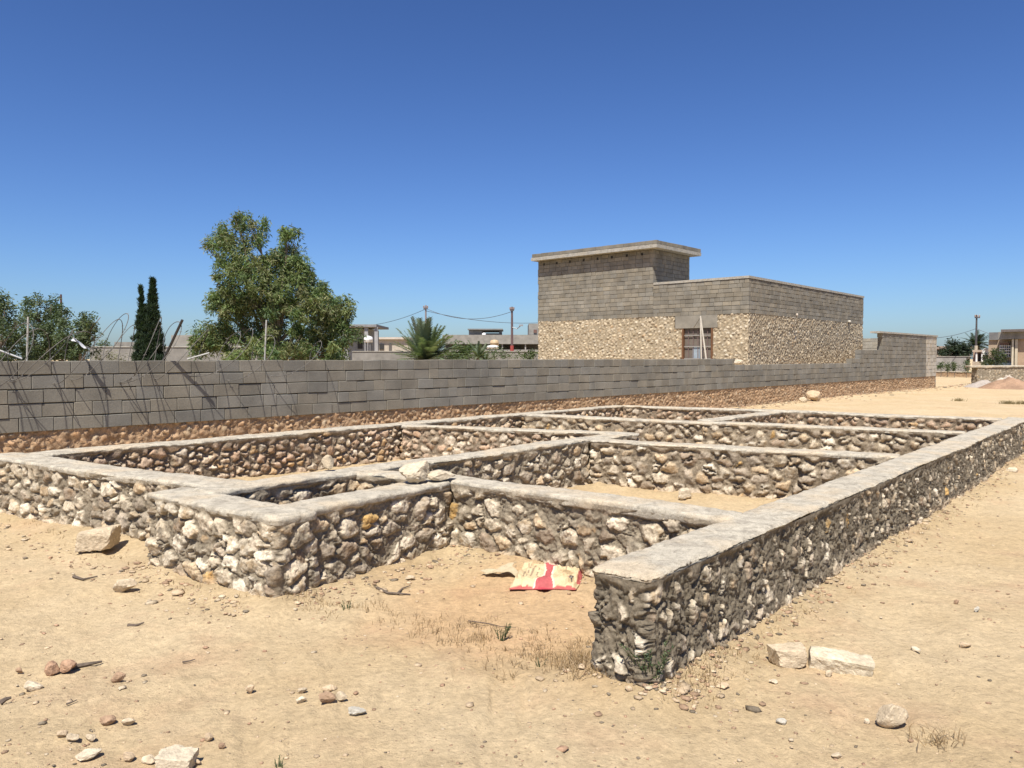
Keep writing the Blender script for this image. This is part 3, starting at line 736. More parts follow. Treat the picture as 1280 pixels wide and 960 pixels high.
def blades(P, n, h, spread, col, rng, lean=.5, w=.002, jitter=.2):
    V = []; F = []; Cc = []
    for (x, y, s) in P:
        z = zat(x, y)
        for k in range(int(n*s)):
            a = rng.uniform(0, 6.28); r_ = abs(rng.gauss(0, spread*s)); bx, by = x+r_*math.cos(a), y+r_*math.sin(a)
            hh = h*s*rng.uniform(.4, 1.2); a2 = rng.uniform(0, 6.28); l = rng.uniform(.1, lean)*hh*1.4
            t = rng.uniform(0, 3.14); wx, wy = w*math.cos(t), w*math.sin(t)
            mx_, my_, mz_ = bx+l*.4*math.cos(a2), by+l*.4*math.sin(a2), z+hh*.6
            tx_, ty_, tz_ = bx+l*math.cos(a2), by+l*math.sin(a2), z+hh
            i0 = len(V)
            V += [(bx-wx, by-wy, z-.01), (bx+wx, by+wy, z-.01), (mx_+wx*.8, my_+wy*.8, mz_), (mx_-wx*.8, my_-wy*.8, mz_), (tx_+wx*.2, ty_+wy*.2, tz_), (tx_-wx*.2, ty_-wy*.2, tz_)]
            F += [(i0, i0+1, i0+2, i0+3), (i0+3, i0+2, i0+4, i0+5)]
            c = rng.choice(col); q_ = rng.uniform(.8, 1.2); Cc += [(c[0]*q_, c[1]*q_, c[2]*q_)]*6
    return V, F, Cc
rg = random.Random(12); DRY = [(.36, .25, .14), (.30, .20, .11), (.42, .31, .19), (.22, .155, .09)]
P = []
def patch(px, py, sx, sy, n, s0=.5, s1=1.1):
    for k in range(n):
        p = gnd(px+rg.gauss(0, sx), min(955, py+rg.gauss(0, sy))); P.append((p.x, p.y, rg.uniform(s0, s1)))
patch(425, 757, 28, 5, 26); patch(545, 781, 38, 7, 34); patch(600, 797, 28, 6, 30); patch(690, 812, 30, 14, 38); patch(722, 840, 18, 10, 40, .6, 1.3)
patch(650, 830, 25, 10, 16); patch(1173, 928, 2, 2, 7, .9, 1.7); patch(870, 842, 24, 16, 36, .5, 1.1); patch(350, 750, 30, 3, 24); patch(300, 735, 40, 4, 18, .4, .8)
patch(780, 856, 25, 5, 30, .5, 1.2)
for k in range(150):
    t = random.Random(k).random()**1.4; a = 3.1+12*t; p = ab(a, -1.80+abs(rg.gauss(0, .10))+.03); P.append((p[0], p[1], rg.uniform(.35, .8)))
for k in range(40):
    p = ab(2.60-abs(rg.gauss(0, .08)), rg.uniform(-9, -4.4)); P.append((p[0], p[1], rg.uniform(.3, .7)))
v_, f_, c_ = blades(P, 10, .045, .05, DRY, rg, 1.1, .0018)
tag(mk('dry_grass', v_, f_, MAT['leaf'], None, np.array(c_)), 'dry straw coloured grass along the wall feet and in the doorway gap', 'grass', None, 'stuff')

def weed(px, py, h, n, label, col=((.07, .10, .045), (.09, .12, .05), (.05, .075, .035)), z0=None, spread=.06, lean=.5):
    p = gnd(px, py); z = zat(p.x, p.y); rng = random.Random(int(px)); st = MB(); V = []; F = []; Cc = []
    root = thing('weed', label, 'weed', (p.x, p.y, z), 0, 'green weeds')
    for k in range(n):
        a = rng.uniform(0, 6.28); ln = h*rng.uniform(.5, 1.1); l = lean*ln*rng.uniform(.2, 1)
        pts = [Vector((p.x+spread*.3*math.cos(a)+l*t*t*math.cos(a), p.y+spread*.3*math.sin(a)+l*t*t*math.sin(a), z-.01+ln*t)) for t in (0, .35, .7, 1)]
        st.tube(pts, [.003, .0025, .002, .001], 4, (.10, .11, .05))
        for q_ in range(14):
            t = rng.uniform(.15, 1); i_ = min(2, int(t*3)); b = pts[i_].lerp(pts[i_+1], t*3-i_)
            d = Vector((rng.gauss(0, 1), rng.gauss(0, 1), rng.uniform(0, 1.2))).normalized()*h*rng.uniform(.07, .16)
            w = d.cross(Vector((rng.gauss(0, 1), rng.gauss(0, 1), rng.gauss(0, 1)))).normalized()*h*.022
            i0 = len(V); V += [b, b+d*.5+w, b+d, b+d*.5-w]; F.append((i0, i0+1, i0+2, i0+3))
            c = rng.choice(col); Cc += [c]*4
    st.build('stem', MAT['wood'], root); mk('leaves', V, F, MAT['leaf'], root, np.array(Cc))
weed(812, 868, .20, 18, 'dark green weed growing at the foot of the wall end', spread=.14, lean=.6)
weed(627, 800, .10, 12, 'small green weed in the middle of the doorway gap')
weed(433, 761, .06, 8, 'tiny green weed in the dry grass by the outer corner')
weed(347, 960, .045, 8, 'tiny green weed at the bottom edge of the view')
weed(676, 836, .05, 8, 'low greyish weed in the reddish sand before the wall end', col=((.15, .14, .09), (.12, .13, .08)))

# ------------------------------------------------------------ cement sack
def sack():
    a, b = gnd(638, 740), gnd(722, 741); c, d = gnd(732, 713), gnd(652, 710)
    nu, nv = 90, 70; s = np.linspace(0, 1, nu); t = np.linspace(0, 1, nv); Sg, Tg = np.meshgrid(s, t, indexing='ij')
    A_, B_, C_, D_ = [np.array((q.x, q.y)) for q in (a, b, c, d)]
    P = (A_*(1-Sg[..., None])+B_*Sg[..., None])*(1-Tg[..., None])+(D_*(1-Sg[..., None])+C_*Sg[..., None])*Tg[..., None]
    P = P+.014*np.stack([fbm(Sg*3, Tg*3, 61, 3), fbm(Sg*3+7, Tg*3, 62, 3)], -1)
    e = np.minimum(np.minimum(Sg, 1-Sg)*1.2, np.minimum(Tg*1.0, 1-Tg))
    H = .036*sstep(0, .08, e)+.012*fbm(Sg*4, Tg*4, 63, 3)+.026*facets(Sg*1.0, Tg*.9, .17, 64)+.012*facets(Sg, Tg, .08, 67)*sstep(0, .1, e)+.02*np.exp(-((Tg-.13)/.05)**2)*(.6+.5*fbm(Sg*6, Sg*0, 66, 2))+.02*(1-Tg)*0
    H = np.maximum(H, .004)
    z0 = zat(float(P[..., 0].mean()), float(P[..., 1].mean()))+.004
    kr = (.52, .40, .235); red = (.34, .035, .05); dk = (.06, .05, .045); wt = (.72, .64, .5)
    col = np.ones(Sg.shape+(3,))*np.array(kr)*(1+.10*fbm(Sg*9, Tg*9, 65, 4))[..., None]
    def paint(m, c, k=1.0):
        nonlocal col; m = np.clip(m, 0, 1)[..., None]*k; col = col*(1-m)+np.array(c)*m
    hw = .045+.42*(Tg-.5)**2+.012*fbm(Tg*5, Tg*0, 69, 2)
    paint((np.abs(Sg-.5) < hw+.025)*1., wt, .6); paint((np.abs(Sg-.5) < hw)*1., red, .9)
    paint((Tg < .03+.03*fbm(Sg*5, Sg*0, 9, 2))*1., red, .85); paint(((Sg > .95) & (Tg > .2) & (Tg < .75))*1., red, .85)
    paint(((Sg > .66) & (Sg < .84) & (np.abs(Tg-.30-(Sg-.7)*.5) < .035))*1., red, .6)
    for s0, w, t0, t1 in ((.14, .012, .3, .9), (.19, .012, .35, .85), (.25, .018, .3, .92), (.33, .012, .4, .7), (.68, .01, .6, .9), (.75, .012, .55, .85), (.36, .02, .25, .38)):
        tt = _h(np.floor(Tg*34), np.floor(Sg*0+s0*40), 5) > .35
        paint(((np.abs(Sg-s0) < w) & (Tg > t0) & (Tg < t1) & tt)*1., (.2, .15, .1), .75)
    paint(((Sg > .83) & (Sg < .89) & (Tg > .16) & (Tg < .34))*1., dk, .95)
    paint(((np.abs(Sg-.86) < .012) & (np.abs(Tg-.25) < .03))*1., wt, .9)
    top = np.concatenate([P, (z0+H)[..., None]], -1).reshape(-1, 3)
    bot = np.concatenate([P, np.full(Sg.shape+(1,), z0)], -1).reshape(-1, 3)
    i = np.arange(nu-1)[:, None]; j = np.arange(nv-1)[None, :]
    F = np.stack([i*nv+j, (i+1)*nv+j, (i+1)*nv+j+1, i*nv+j+1], -1).reshape(-1, 4); n = nu*nv
    rim = [k*nv for k in range(nu)]+[(nu-1)*nv+k for k in range(1, nv)]+[k*nv+nv-1 for k in range(nu-2, -1, -1)]+[k for k in range(nv-2, 0, -1)]
    rim = np.array(rim); r2 = np.roll(rim, -1); Fr = np.stack([rim+n, r2+n, r2, rim], -1)
    root = thing('cement_sack', 'flattened red and kraft-brown paper sack lying in front of the rubble cross wall', 'sack', (float(P[..., 0].mean()), float(P[..., 1].mean()), z0))
    mk('paper_bag', np.concatenate([top, bot]), np.concatenate([F, F[:, ::-1]+n, Fr]), MAT['sackp'], root, np.concatenate([col.reshape(-1, 3)]*2), False)
    # torn open mouth at the left
    q0 = gnd(644, 722); V = []; F2 = []; cc = []; n1, n2 = 26, 14
    for u_ in range(n1):
        for v in range(n2):
            x = u_/(n1-1); y = v/(n2-1)
            px = q0.x-.235*x+.02*math.sin(y*7); py = q0.y-.02+(.13-.06*x)*(y-.3)+.012*math.sin(x*9)
            zz = z0+.012+.035*abs(math.sin(x*3.3+y*1.2))*(1-x*.5)+.03*(1-x)*y+.01*float(fbm(np.array([x*6.]), np.array([y*6.]), 3, 2)[0])
            V.append((px, py, zz)); cc.append((.44, .36, .23))
    for u_ in range(n1-1):
        for v in range(n2-1):
            k = u_*n2+v; F2.append((k, k+n2, k+n2+1, k+1))
    o = mk('torn_mouth', V, F2, MAT['sackp'], root, np.array(cc))
    sd = o.modifiers.new('thickness', 'SOLIDIFY'); sd.thickness = .003
MAT['sackp'] = mat_attr('kraft_paper', 60, .85, 1.1, ((30, .6, .008),), rough=.75)
sack()

# ------------------------------------------------------------ concertina wire and posts on the grey wall
ZW = 1.565
def wpos(t, off, z): p = wp(t); return Vector((p[0]+n_[0]*off, p[1]+n_[1]*off, z))
def coil(ta, tb, rad, pitch, cz, coff, seed, name, label, x=None):
    rng = random.Random(seed); base = wpos((ta+tb)/2, 0, ZW); P = []; n = int((tb-ta)/pitch*40); ph = rng.uniform(0, 6)
    for k in range(n):
        t = k/40; th = t*2*math.pi; i_ = int(t)
        rr = rad*(1+.16*math.sin(t*1.7+ph)+.08*math.sin(t*4.1)); a = ta+t*pitch+.22*math.sin(th+.8*math.sin(t))+.12*math.sin(t*2.3+seed)
        P.append(wpos(a, coff+rr*1.0*math.cos(th), cz+rr*math.sin(th)+.05*math.sin(t*1.3))-base)
    mb = MB(); mb.tube(P, .0055, 4, (.13, .12, .105)); root = thing('barbed_wire', label, 'wire', base, 0, 'razor wire coils')
    o = mk('wire_strand', mb.v, mb.f, MAT['wood'], root, np.array(mb.c), False, world=False)
    mb = MB()
    for k in range(4, n-4, 5):
        p = P[k]; d = (P[k+1]-P[k-1]).normalized(); u = d.orthogonal().normalized()
        mb.tube([p-u*.022-d*.012, p, p+u*.022+d*.012], .0028, 3, (.22, .20, .18))
    b_ = mk('barbs', mb.v, mb.f, MAT['wood'], root, np.array(mb.c), False, world=False)
    b_['kind'] = 'stuff'
coil(-5, wpt(262), .40, .62, ZW+.10, .12, 3, 'barbed_wire', 'loose coil of razor wire over the grey wall in front of the cypress')
coil(-4, wpt(120), .32, .9, ZW+.08, .16, 8, 'barbed_wire', 'slack razor wire coil hanging over the grey wall before the left trees')
coil(wpt(255), wpt(400), .34, .80, ZW+.02, .12, 14, 'barbed_wire', 'short coil of razor wire over the grey wall in front of the tall tree')
coil(-3, wpt(180), .46, .8, ZW+.10, .10, 33, 'barbed_wire', 'tangled far loops of razor wire above the grey wall between left trees and cypress')
coil(wpt(110), wpt(300), .44, .95, ZW+.12, .08, 21, 'barbed_wire', 'wide slack loops of razor wire over the grey wall on both sides of the cypress')
def post(t, px0, top, label, col, r, off=.0, base_off=-.1, z0=ZW-.02):
    b = wpos(t, base_off, z0); mb = MB(); mb.tube([Vector((0, 0, 0)), Vector(top)-b], r, 7, col)
    o = mk('wire_post', mb.v, mb.f, MAT['metal'], None, np.array(mb.c)); o.location = b; tag(o, label, 'post', 'posts on the grey wall')
tp = wpt(334); b = wpos(tp, -.08, 0); post(tp, 0, at(333, 400, b.y), 'upright pale post on the grey wall in front of the tall tree', (.46, .44, .38), .013, base_off=-.08)
tp = wpt(36); b = wpos(tp, -.08, 0); post(tp, 0, at(35, 396, b.y), 'upright pale post on the grey wall in front of the left trees', (.46, .44, .38), .012, base_off=-.08)
def lean_tip():
    best = None
    for k in range(60):
        Y = 8.5+k*.08; T = at(228, 400, Y); v = Vector((T.x-wp(0)[0], T.y-wp(0)[1])); off = v.dot(Vector(n_))
        if off < .05: continue
        s = off/(SUND.x*n_[0]+SUND.y*n_[1]); q_ = T-SUND*s
        py = 480-960*((q_.y*-SP+(q_.z-HCAM)*CP)/(q_.y*CP-(q_.z-HCAM)*SP)) if False else q_.z
        # height of the shadow end on the wall wanted: about 0.62 m under the top
        e = abs(q_.z-(ZW-.62))
        if best is None or e < best[0]: best = (e, T)
    return best[1]
tp = wpt(206); post(tp, 0, lean_tip(), 'dark leaning angle-iron post tipped out over the grey wall by the cypress', (.06, .055, .05), .02, base_off=-.06)
tp = wpt(14); b = wpos(tp, -.1, 0)
mb = MB(); P0 = at(-22, 430, b.y-.1); P1 = wpos(wpt(29), -.04, ZW+.02); mb.tube([Vector((0, 0, 0)), P1-P0], .012, 7, (.45, .44, .41))
o = mk('white_pipe', mb.v, mb.f, MAT['plastic'], None, np.array(mb.c)); o.location = P0; tag(o, 'slanting white pipe resting on the grey wall at the left edge', 'pipe')
mb = MB(); q0 = wpos(wpt(236), -.05, ZW+.012); mb.tube([q0*0, wpos(wpt(268), -.18, ZW+.11)-q0], .012, 6, (.55, .52, .44)); o = mk('white_pipe', mb.v, mb.f, MAT['plastic'], None, np.array(mb.c)); o.location = q0; tag(o, 'short pale rod propped on the grey wall in front of the tall tree', 'rod')
# a torn scrap of white plastic caught in the wire
c = wpos(wpt(95), .1, 0); c = at(90, 424, c.y); V = []; F = []
for i in range(14):
    for j in range(5):
        x = i/13; y = j/4-.5; V.append((x*.24, .03*math.sin(x*9+y*5), -.13*x+.02*math.sin(x*7)+y*.055*(1-x*.7)))
for i in range(13):
    for j in range(4): k = i*5+j; F.append((k, k+5, k+6, k+1))
o = mk('plastic_scrap', V, F, MAT['plastic'], None, np.ones((len(V), 3))*.5); o.location = c; sd = o.modifiers.new('thickness', 'SOLIDIFY'); sd.thickness = .002
tag(o, 'torn scrap of white plastic caught in the razor wire', 'plastic scrap')

# ------------------------------------------------------------ trees
def leaves(cl, n, rng, l, w, spread, pal, droop=.6, up=0.0):
    """cl: array of twig clusters (x, y, z, size); returns arrays for one mesh of leaf-sized faces"""
    k = len(cl); c = np.repeat(cl, n, 0); m = len(c)
    d0 = rng.normal(0, 1, (m, 3)); d0 /= np.linalg.norm(d0, axis=1, keepdims=True)
    p = c[:, :3]+d0*(rng.random((m, 1))**.6)*(c[:, 3:4]*spread)*np.array((1, 1, 1.15))
    d = rng.normal(0, 1, (m, 3)); d[:, 2] = d[:, 2]*.6-droop+up*2; d /= np.linalg.norm(d, axis=1, keepdims=True)
    o = np.cross(d, rng.normal(0, 1, (m, 3))); o /= np.linalg.norm(o, axis=1, keepdims=True)
    L = l*rng.uniform(.6, 1.3, (m, 1)); Wd = w*rng.uniform(.7, 1.3, (m, 1))
    V = np.stack([p, p+d*L*.45+o*Wd, p+d*L, p+d*L*.45-o*Wd], 1).reshape(-1, 3)
    F = np.arange(m*4).reshape(-1, 4)
    pal = np.array(pal); tone = np.repeat(rng.uniform(.75, 1.25, k), n)[:, None]; which = np.repeat(rng.integers(0, len(pal), k), n)
    which = np.where(rng.random(m) < .25, rng.integers(0, len(pal), m), which)
    cc = np.repeat(pal[which]*tone*rng.uniform(.75, 1.25, (m, 1)), 4, 0)
    return V, F, cc
def lobes_px(lobes, Y, rng, dens, csize, depthf=1.0):
    out = []; s = Y/960
    for (px, py, rx, ry) in lobes:
        c = at(px, py, Y+rng.normal(0, .25)*rx*s*depthf); n = max(3, int(dens*rx*ry*s*s*10))
        q = rng.normal(0, 1, (n, 3)); q /= np.linalg.norm(q, axis=1, keepdims=True); r_ = rng.uniform(.25, 1.0, (n, 1))**.5
        q = q*r_*np.array((rx*s, rx*s*depthf, ry*s))+np.array(c); out.append(np.concatenate([q, csize*rng.uniform(.6, 1.4, (n, 1))], 1))
    a = np.concatenate(out); return a[a[:, 2] > .25]
def limbs(mb, base, lobes, Y, r0, rng, col=(.20, .16, .12), fork=.35):
    tops = [at(px, py, Y) for (px, py, rx, ry) in lobes]
    zt = max(t.z for t in tops); f = Vector((base.x, base.y, zt*fork)); mb.tube([base, base.lerp(f, .5)+Vector((.05, 0, 0)), f], [r0, r0*.85, r0*.7], 8, col)
    for t in tops:
        a = base.lerp(f, rng.uniform(.45, 1)); m1 = a.lerp(t, .5)+Vector((rng.normal(0, .12), rng.normal(0, .12), .12)); mb.tube([a, m1, t], [r0*.4, r0*.22, r0*.06], 6, col)
        for q in range(4):
            e = t+Vector((rng.normal(0, .16), rng.normal(0, .16), rng.normal(.0, .12))); mb.tube([m1.lerp(t, .6), e], [r0*.1, r0*.03], 4, col)
def tree(name, label, lobes, Y, seed, pal, base_px, dens=1.0, csize=.24, n=70, l=.13, w=.017, droop=.7, r0=.16, cat='tree', up=0, group=None, depthf=1.0, spread=1.0):
    rng = np.random.default_rng(seed); b = at(base_px, 460, Y); b.z = 0
    root = thing(name, label, cat, b, 0, group)
    mb = MB(); limbs(mb, b, lobes, Y, r0, rng); mb.build('trunk', MAT['wood'], root)
    cl = lobes_px(lobes, Y, rng, dens, csize, depthf); V, F, cc = leaves(cl, n, rng, l, w, spread, pal, droop, up)
    mk('crown', V, F, MAT['leaf'], root, cc)
EUC = [(.115, .165, .055), (.14, .185, .062), (.085, .13, .052), (.17, .195, .075), (.18, .18, .08)]
BIG = [(299, 278, 10, 16), (277, 292, 11, 17), (323, 289, 10, 18), (362, 298, 10, 20), (360, 328, 19, 30), (296, 320, 26, 26), (328, 322, 10, 18), (310, 352, 38, 28), (372, 345, 20, 26),
       (392, 365, 17, 22), (284, 375, 22, 24), (268, 378, 8, 11), (262, 306, 5, 6), (325, 390, 48, 26), (385, 395, 34, 30), (415, 388, 18, 26), (437, 380, 7, 16), (428, 418, 24, 22),
       (266, 420, 24, 20), (248, 428, 13, 17), (298, 425, 36, 20), (358, 425, 44, 22), (405, 440, 36, 16), (340, 450, 70, 14), (350, 365, 26, 26)]
tree('tall_tree', 'tall drooping-leaved green tree, the largest tree, behind the grey wall', BIG, 24, 5, EUC, 345, dens=6.5, csize=.23, n=130, l=.15, w=.017, droop=.8, r0=.2)
OLV = [(.080, .11, .050), (.10, .13, .06), (.065, .09, .042), (.12, .14, .07)]
GT = 'bushy trees behind the grey wall at left'
tree('bushy_tree', 'dark bushy tree cut by the left edge, behind the grey wall', [(-20, 395, 30, 26), (6, 385, 16, 17), (-5, 425, 32, 24), (22, 405, 14, 16), (10, 445, 34, 14)], 23, 11, OLV, -8, dens=6.5, csize=.22, n=90, l=.10, w=.02, droop=.2, group=GT)
tree('bushy_tree', 'round bushy tree behind the upright post, tallest of those at left', [(45, 385, 16, 15), (63, 383, 14, 12), (76, 392, 12, 14), (45, 405, 22, 18), (68, 412, 22, 18), (50, 432, 30, 18), (35, 445, 34, 12), (72, 440, 20, 14)], 25, 12, OLV, 55, dens=6.5, csize=.22, n=90, l=.10, w=.02, droop=.2, group=GT)
tree('bushy_tree', 'lower bushy tree right of the round one, with white scrap in front', [(104, 402, 14, 8), (116, 403, 9, 8), (100, 415, 20, 12), (112, 420, 12, 14), (98, 432, 18, 16), (86, 425, 14, 18), (95, 446, 20, 10)], 24, 13, OLV, 98, dens=6.5, csize=.22, n=90, l=.10, w=.02, droop=.2, group=GT)
tree('low_bush', 'low yellowish bush between the lower bushy tree and the cypress', [(133, 446, 10, 7), (146, 448, 8, 5), (122, 444, 7, 7)], 26, 14, [(.11, .115, .045), (.13, .13, .06)], 135, dens=5, csize=.16, n=50, l=.07, w=.012, droop=0, cat='bush', r0=.03)
tree('round_bush', 'small dark bush on the skyline left of the cypress', [(133, 434, 8, 5), (127, 437, 6, 5)], 60, 15, OLV, 133, dens=2.5, csize=.5, n=60, l=.2, w=.04, droop=0, cat='bush', r0=.06)
def cypress():
    Y = 27; rng = np.random.default_rng(31); b = at(186, 460, Y); b.z = 0; s = Y/960
    root = thing('cypress', 'slim dark green cypress with two pointed tips behind the grey wall', 'tree', b)
    mb = MB(); mb.tube([b, at(188, 400, Y), at(191, 352, Y)], [.13, .07, .01], 8, (.17, .13, .10)); mb.tube([at(186, 440, Y), at(180, 395, Y), at(175.5, 362, Y)], [.06, .04, .01], 6, (.17, .13, .10)); mb.build('trunk', MAT['wood'], root)
    cl = []
    def spire(x0, x1, y0, y1, w0, n, pw):
        for k in range(n):
            t = rng.random()**1.1; w = w0*(1-t)**pw*(.35+.65*min(1, t*5+.5))*(1+.12*math.sin(k*1.7)); a = rng.uniform(0, 6.28); r_ = w*math.sqrt(rng.uniform(.2, 1))
            c = at(x0+(x1-x0)*t, y0+(y1-y0)*t, Y); cl.append((c.x+1.3*r_*s*math.cos(a), c.y+1.3*r_*s*math.sin(a), c.z, .05+.06*(1-t)))
    spire(191, 191, 490, 350, 15, 760, 1.0); spire(180, 180, 495, 383, 13.5, 520, .45); spire(186, 185, 495, 392, 15, 420, .5); spire(182, 175.5, 425, 360, 5.5, 130, 1.2)
    cl = np.array(cl); cl = cl[cl[:, 2] > .2]
    V, F, cc = leaves(cl, 44, rng, .13, .012, 1.0, [(.030, .050, .024), (.022, .04, .02), (.042, .062, .028)], 0, .9)
    mk('crown', V, F, MAT['leaf'], root, cc)
cypress()

def palm(name, label, px, py, Y, ln, nf, seed, pal, trunk_r=.2, elev=(5, 80), group=None, leaf=.32, droop=1.0, up0=.0):
    rng = random.Random(seed); c = at(px, py, Y); b = Vector((c.x, c.y, 0)); root = thing(name, label, 'palm', b, 0, group)
    mb = MB(); H = c.z; mb.lathe((b.x, b.y, 0), [(trunk_r*1.2, 0), (trunk_r, .2)]+[(trunk_r*(1.05 if k % 2 else .9), .2+(H-.2)*k/10) for k in range(1, 11)], 10, (.20, .15, .10)); mb.build('trunk', MAT['wood'], root)
    V = []; F = []; Cc = []
    for k in range(nf):
        az = rng.uniform(0, 6.28); el = R(rng.uniform(*elev)); L = ln*rng.uniform(.75, 1.1); col = rng.choice(pal); q = rng.uniform(.8, 1.2); col = tuple(x*q for x in col)
        h = Vector((math.cos(az), math.sin(az), 0)); pts = []
        for i in range(12):
            t = i/11; dd = L*t; pts.append(c+h*dd*math.cos(el)+Vector((0, 0, dd*math.sin(el)-droop*.42*L*t*t*math.cos(el))))
        sd = h.cross(Vector((0, 0, 1)))
        for i in range(11):
            a, e = pts[i], pts[i+1]; d = (e-a).normalized(); nrm = sd.cross(d); i0 = len(V); w = .018*(1-i/12)
            V += [a-sd*w, a+sd*w, e+sd*w, e-sd*w]; F.append((i0, i0+1, i0+2, i0+3)); Cc += [col]*4
            if i < 1: continue
            for m_ in range(3):
                p = a.lerp(e, m_/3); l_ = leaf*ln/2*(.4+.6*math.sin(math.pi*min(1, (i+m_/3)/11*.9+.1)))
                for sg in (-1, 1):
                    t_ = p+(sd*sg*.75+d*.7+nrm*.25*rng.uniform(-.3, 1)+Vector((0, 0, -.15)))*l_*rng.uniform(.8, 1.1); w2 = d*.024*ln/1.5; i0 = len(V)
                    V += [p-w2, p+w2, t_]; F.append((i0, i0+1, i0+2)); Cc += [col]*3
    mk('crown', V, F, MAT['leaf'], root, np.array(Cc))
PLM = [(.12, .155, .09), (.14, .175, .105), (.10, .13, .07), (.16, .18, .11)]
palm('date_palm', 'young grey-green date palm with upright fronds behind the middle of the grey wall', 531, 452, 38, 2.35, 95, 3, PLM, .16, (8, 84), droop=.6)
palm('date_palm', 'small spreading palm right of the larger upright young palm', 598, 448, 42, 1.25, 34, 4, PLM, .12, (5, 70), 'small palms behind the grey wall')
palm('date_palm', 'small dull palm left of the stone building, near the brown tank', 607, 452, 46, 1.1, 26, 6, PLM, .12, (5, 60), 'small palms behind the grey wall')
BSH = [(.07, .10, .03), (.09, .12, .035), (.055, .08, .03)]
tree('leafy_bush', 'bright green leafy bush right of the young date palm', [(575, 437, 16, 9), (590, 441, 13, 8), (560, 444, 14, 7), (578, 447, 20, 7)], 44, 21, BSH, 578, dens=4, csize=.3, n=60, l=.14, w=.03, droop=0, cat='bush', r0=.05)
tree('leafy_bush', 'small green bush against the left edge of the stone building', [(662, 443, 9, 5), (652, 446, 9, 4), (668, 446, 7, 5)], 44, 22, BSH, 660, dens=4.5, csize=.26, n=50, l=.12, w=.03, droop=0, cat='bush', r0=.05)
tree('leafy_bush', 'dark low bush below the brown tank on the neighbour wall', [(625, 442, 12, 6), (640, 446, 10, 4), (612, 446, 12, 5)], 47, 23, OLV, 625, dens=4, csize=.3, n=50, l=.12, w=.03, droop=0, cat='bush', r0=.05)
tree('dark_tree', 'dark dense rounded tree at far right, left of the utility pole', [(1193, 433, 11, 8), (1188, 441, 13, 9), (1200, 440, 11, 9), (1195, 448, 14, 7)], 72, 27, [(.03, .045, .024), (.04, .055, .028)], 1193, dens=3, csize=.4, n=60, l=.24, w=.05, droop=.3, r0=.15)
palm('date_palm', 'far palm with arching fronds behind the right-hand utility pole', 1220, 433, 76, 2.1, 60, 9, [(.045, .062, .038), (.055, .072, .042)], .25, (-5, 70), None, .42, 1.4)
tree('leafy_bush', 'green bush in front of the far right house window', [(1240, 446, 8, 10), (1246, 453, 8, 7), (1236, 455, 7, 6), (1253, 446, 4, 8)], 57, 24, [(.07, .09, .035), (.06, .08, .035)], 1242, dens=4, csize=.3, n=60, l=.15, w=.035, droop=0, cat='bush', r0=.05)
for k, (px, lab) in enumerate(((1176, 'small shrub nearest the raised end of the grey wall'), (1184, 'small shrub second from the raised wall end'), (1193, 'larger low shrub under the dark dense palm'), (1208, 'thin upright shrub left of the white portal'))):
    tree('low_shrub', lab, [(px, 456, 3.4+(k == 2)*2, 4.5), (px+1, 459, 4, 4)], 64-k, 40+k, OLV, px, dens=4, csize=.26, n=50, l=.14, w=.03, droop=0, cat='shrub', r0=.03, group='low shrubs at far right')
# dry tufts in the open sand at the right
for k, (px, py, lab) in enumerate(((1268, 505, 'dry brown tuft in the open sand at the right edge'), (1195, 501, 'small dry tuft beside the far dark stone in the open sand'))):
    p = gnd(px, py); rg2 = random.Random(k); v_, f_, c_ = blades([(p.x+rg2.gauss(0, .2), p.y+rg2.gauss(0, .15), 1) for _ in range(5 if k == 0 else 2)], 60, .12, .12, [(.22, .17, .09), (.30, .23, .12)], rg2, .9, .008)
    tag(mk('dry_tuft', v_, f_, MAT['leaf'], None, np.array(c_)), lab, 'tuft', 'dry tufts in the far sand', 'stuff')

# ------------------------------------------------------------ houses and walls in the distance
def hb(mb, px0, px1, pt, pb, Y, dep, col, z0=None):
    a = at(px0, pt, Y); c = at(px1, pb, Y); z1 = a.z; zz = c.z if z0 is None else z0
    mb.box(((a.x+c.x)/2, Y+dep/2, (z1+zz)/2), (c.x-a.x, dep, z1-zz), None, col)
GR = (.22, .205, .18); GD = (.17, .158, .138); DK = (.04, .038, .036); WH = (.72, .70, .66); TN = (.42, .33, .23)
def hb2(mb, ref, px0, px1, pt, pb, Y, dep, col, z0=None):
    # a box on the town's own grid: its front runs along the street direction
    rx, rY = ref; O = at(rx, 460, rY); off = Y-rY; O = Vector((O.x+AX[0]*off, O.y+AX[1]*off))
    def hit(px): c = (px-640)/960; t = (c*O.y-O.x)/(BX[0]-c*BX[1]); return Vector((O.x+BX[0]*t, O.y+BX[1]*t)), t
    a, ta = hit(px0); b, tb = hit(px1); z1 = at(px0, pt, a.y).z; zz = at(px0, pb, a.y).z if z0 is None else z0
    mb.obox(a, BX, AX, 0, tb-ta, 0, dep, zz, z1, col)
def part2(root, name, ref, boxes, mat='plain'):
    mb = MB()
    for bx in boxes: hb2(mb, ref, *bx)
    return mb.build(name, MAT[mat], root)
def T_(name, label, cat, px, Y, group=None): b = at(px, 460, Y); return thing(name, label, cat, (b.x, b.y, 0), 0, group)
def part(root, name, boxes, mat='plain'):
    mb = MB()
    for bx in boxes: hb(mb, *bx)
    return mb.build(name, MAT[mat], root)
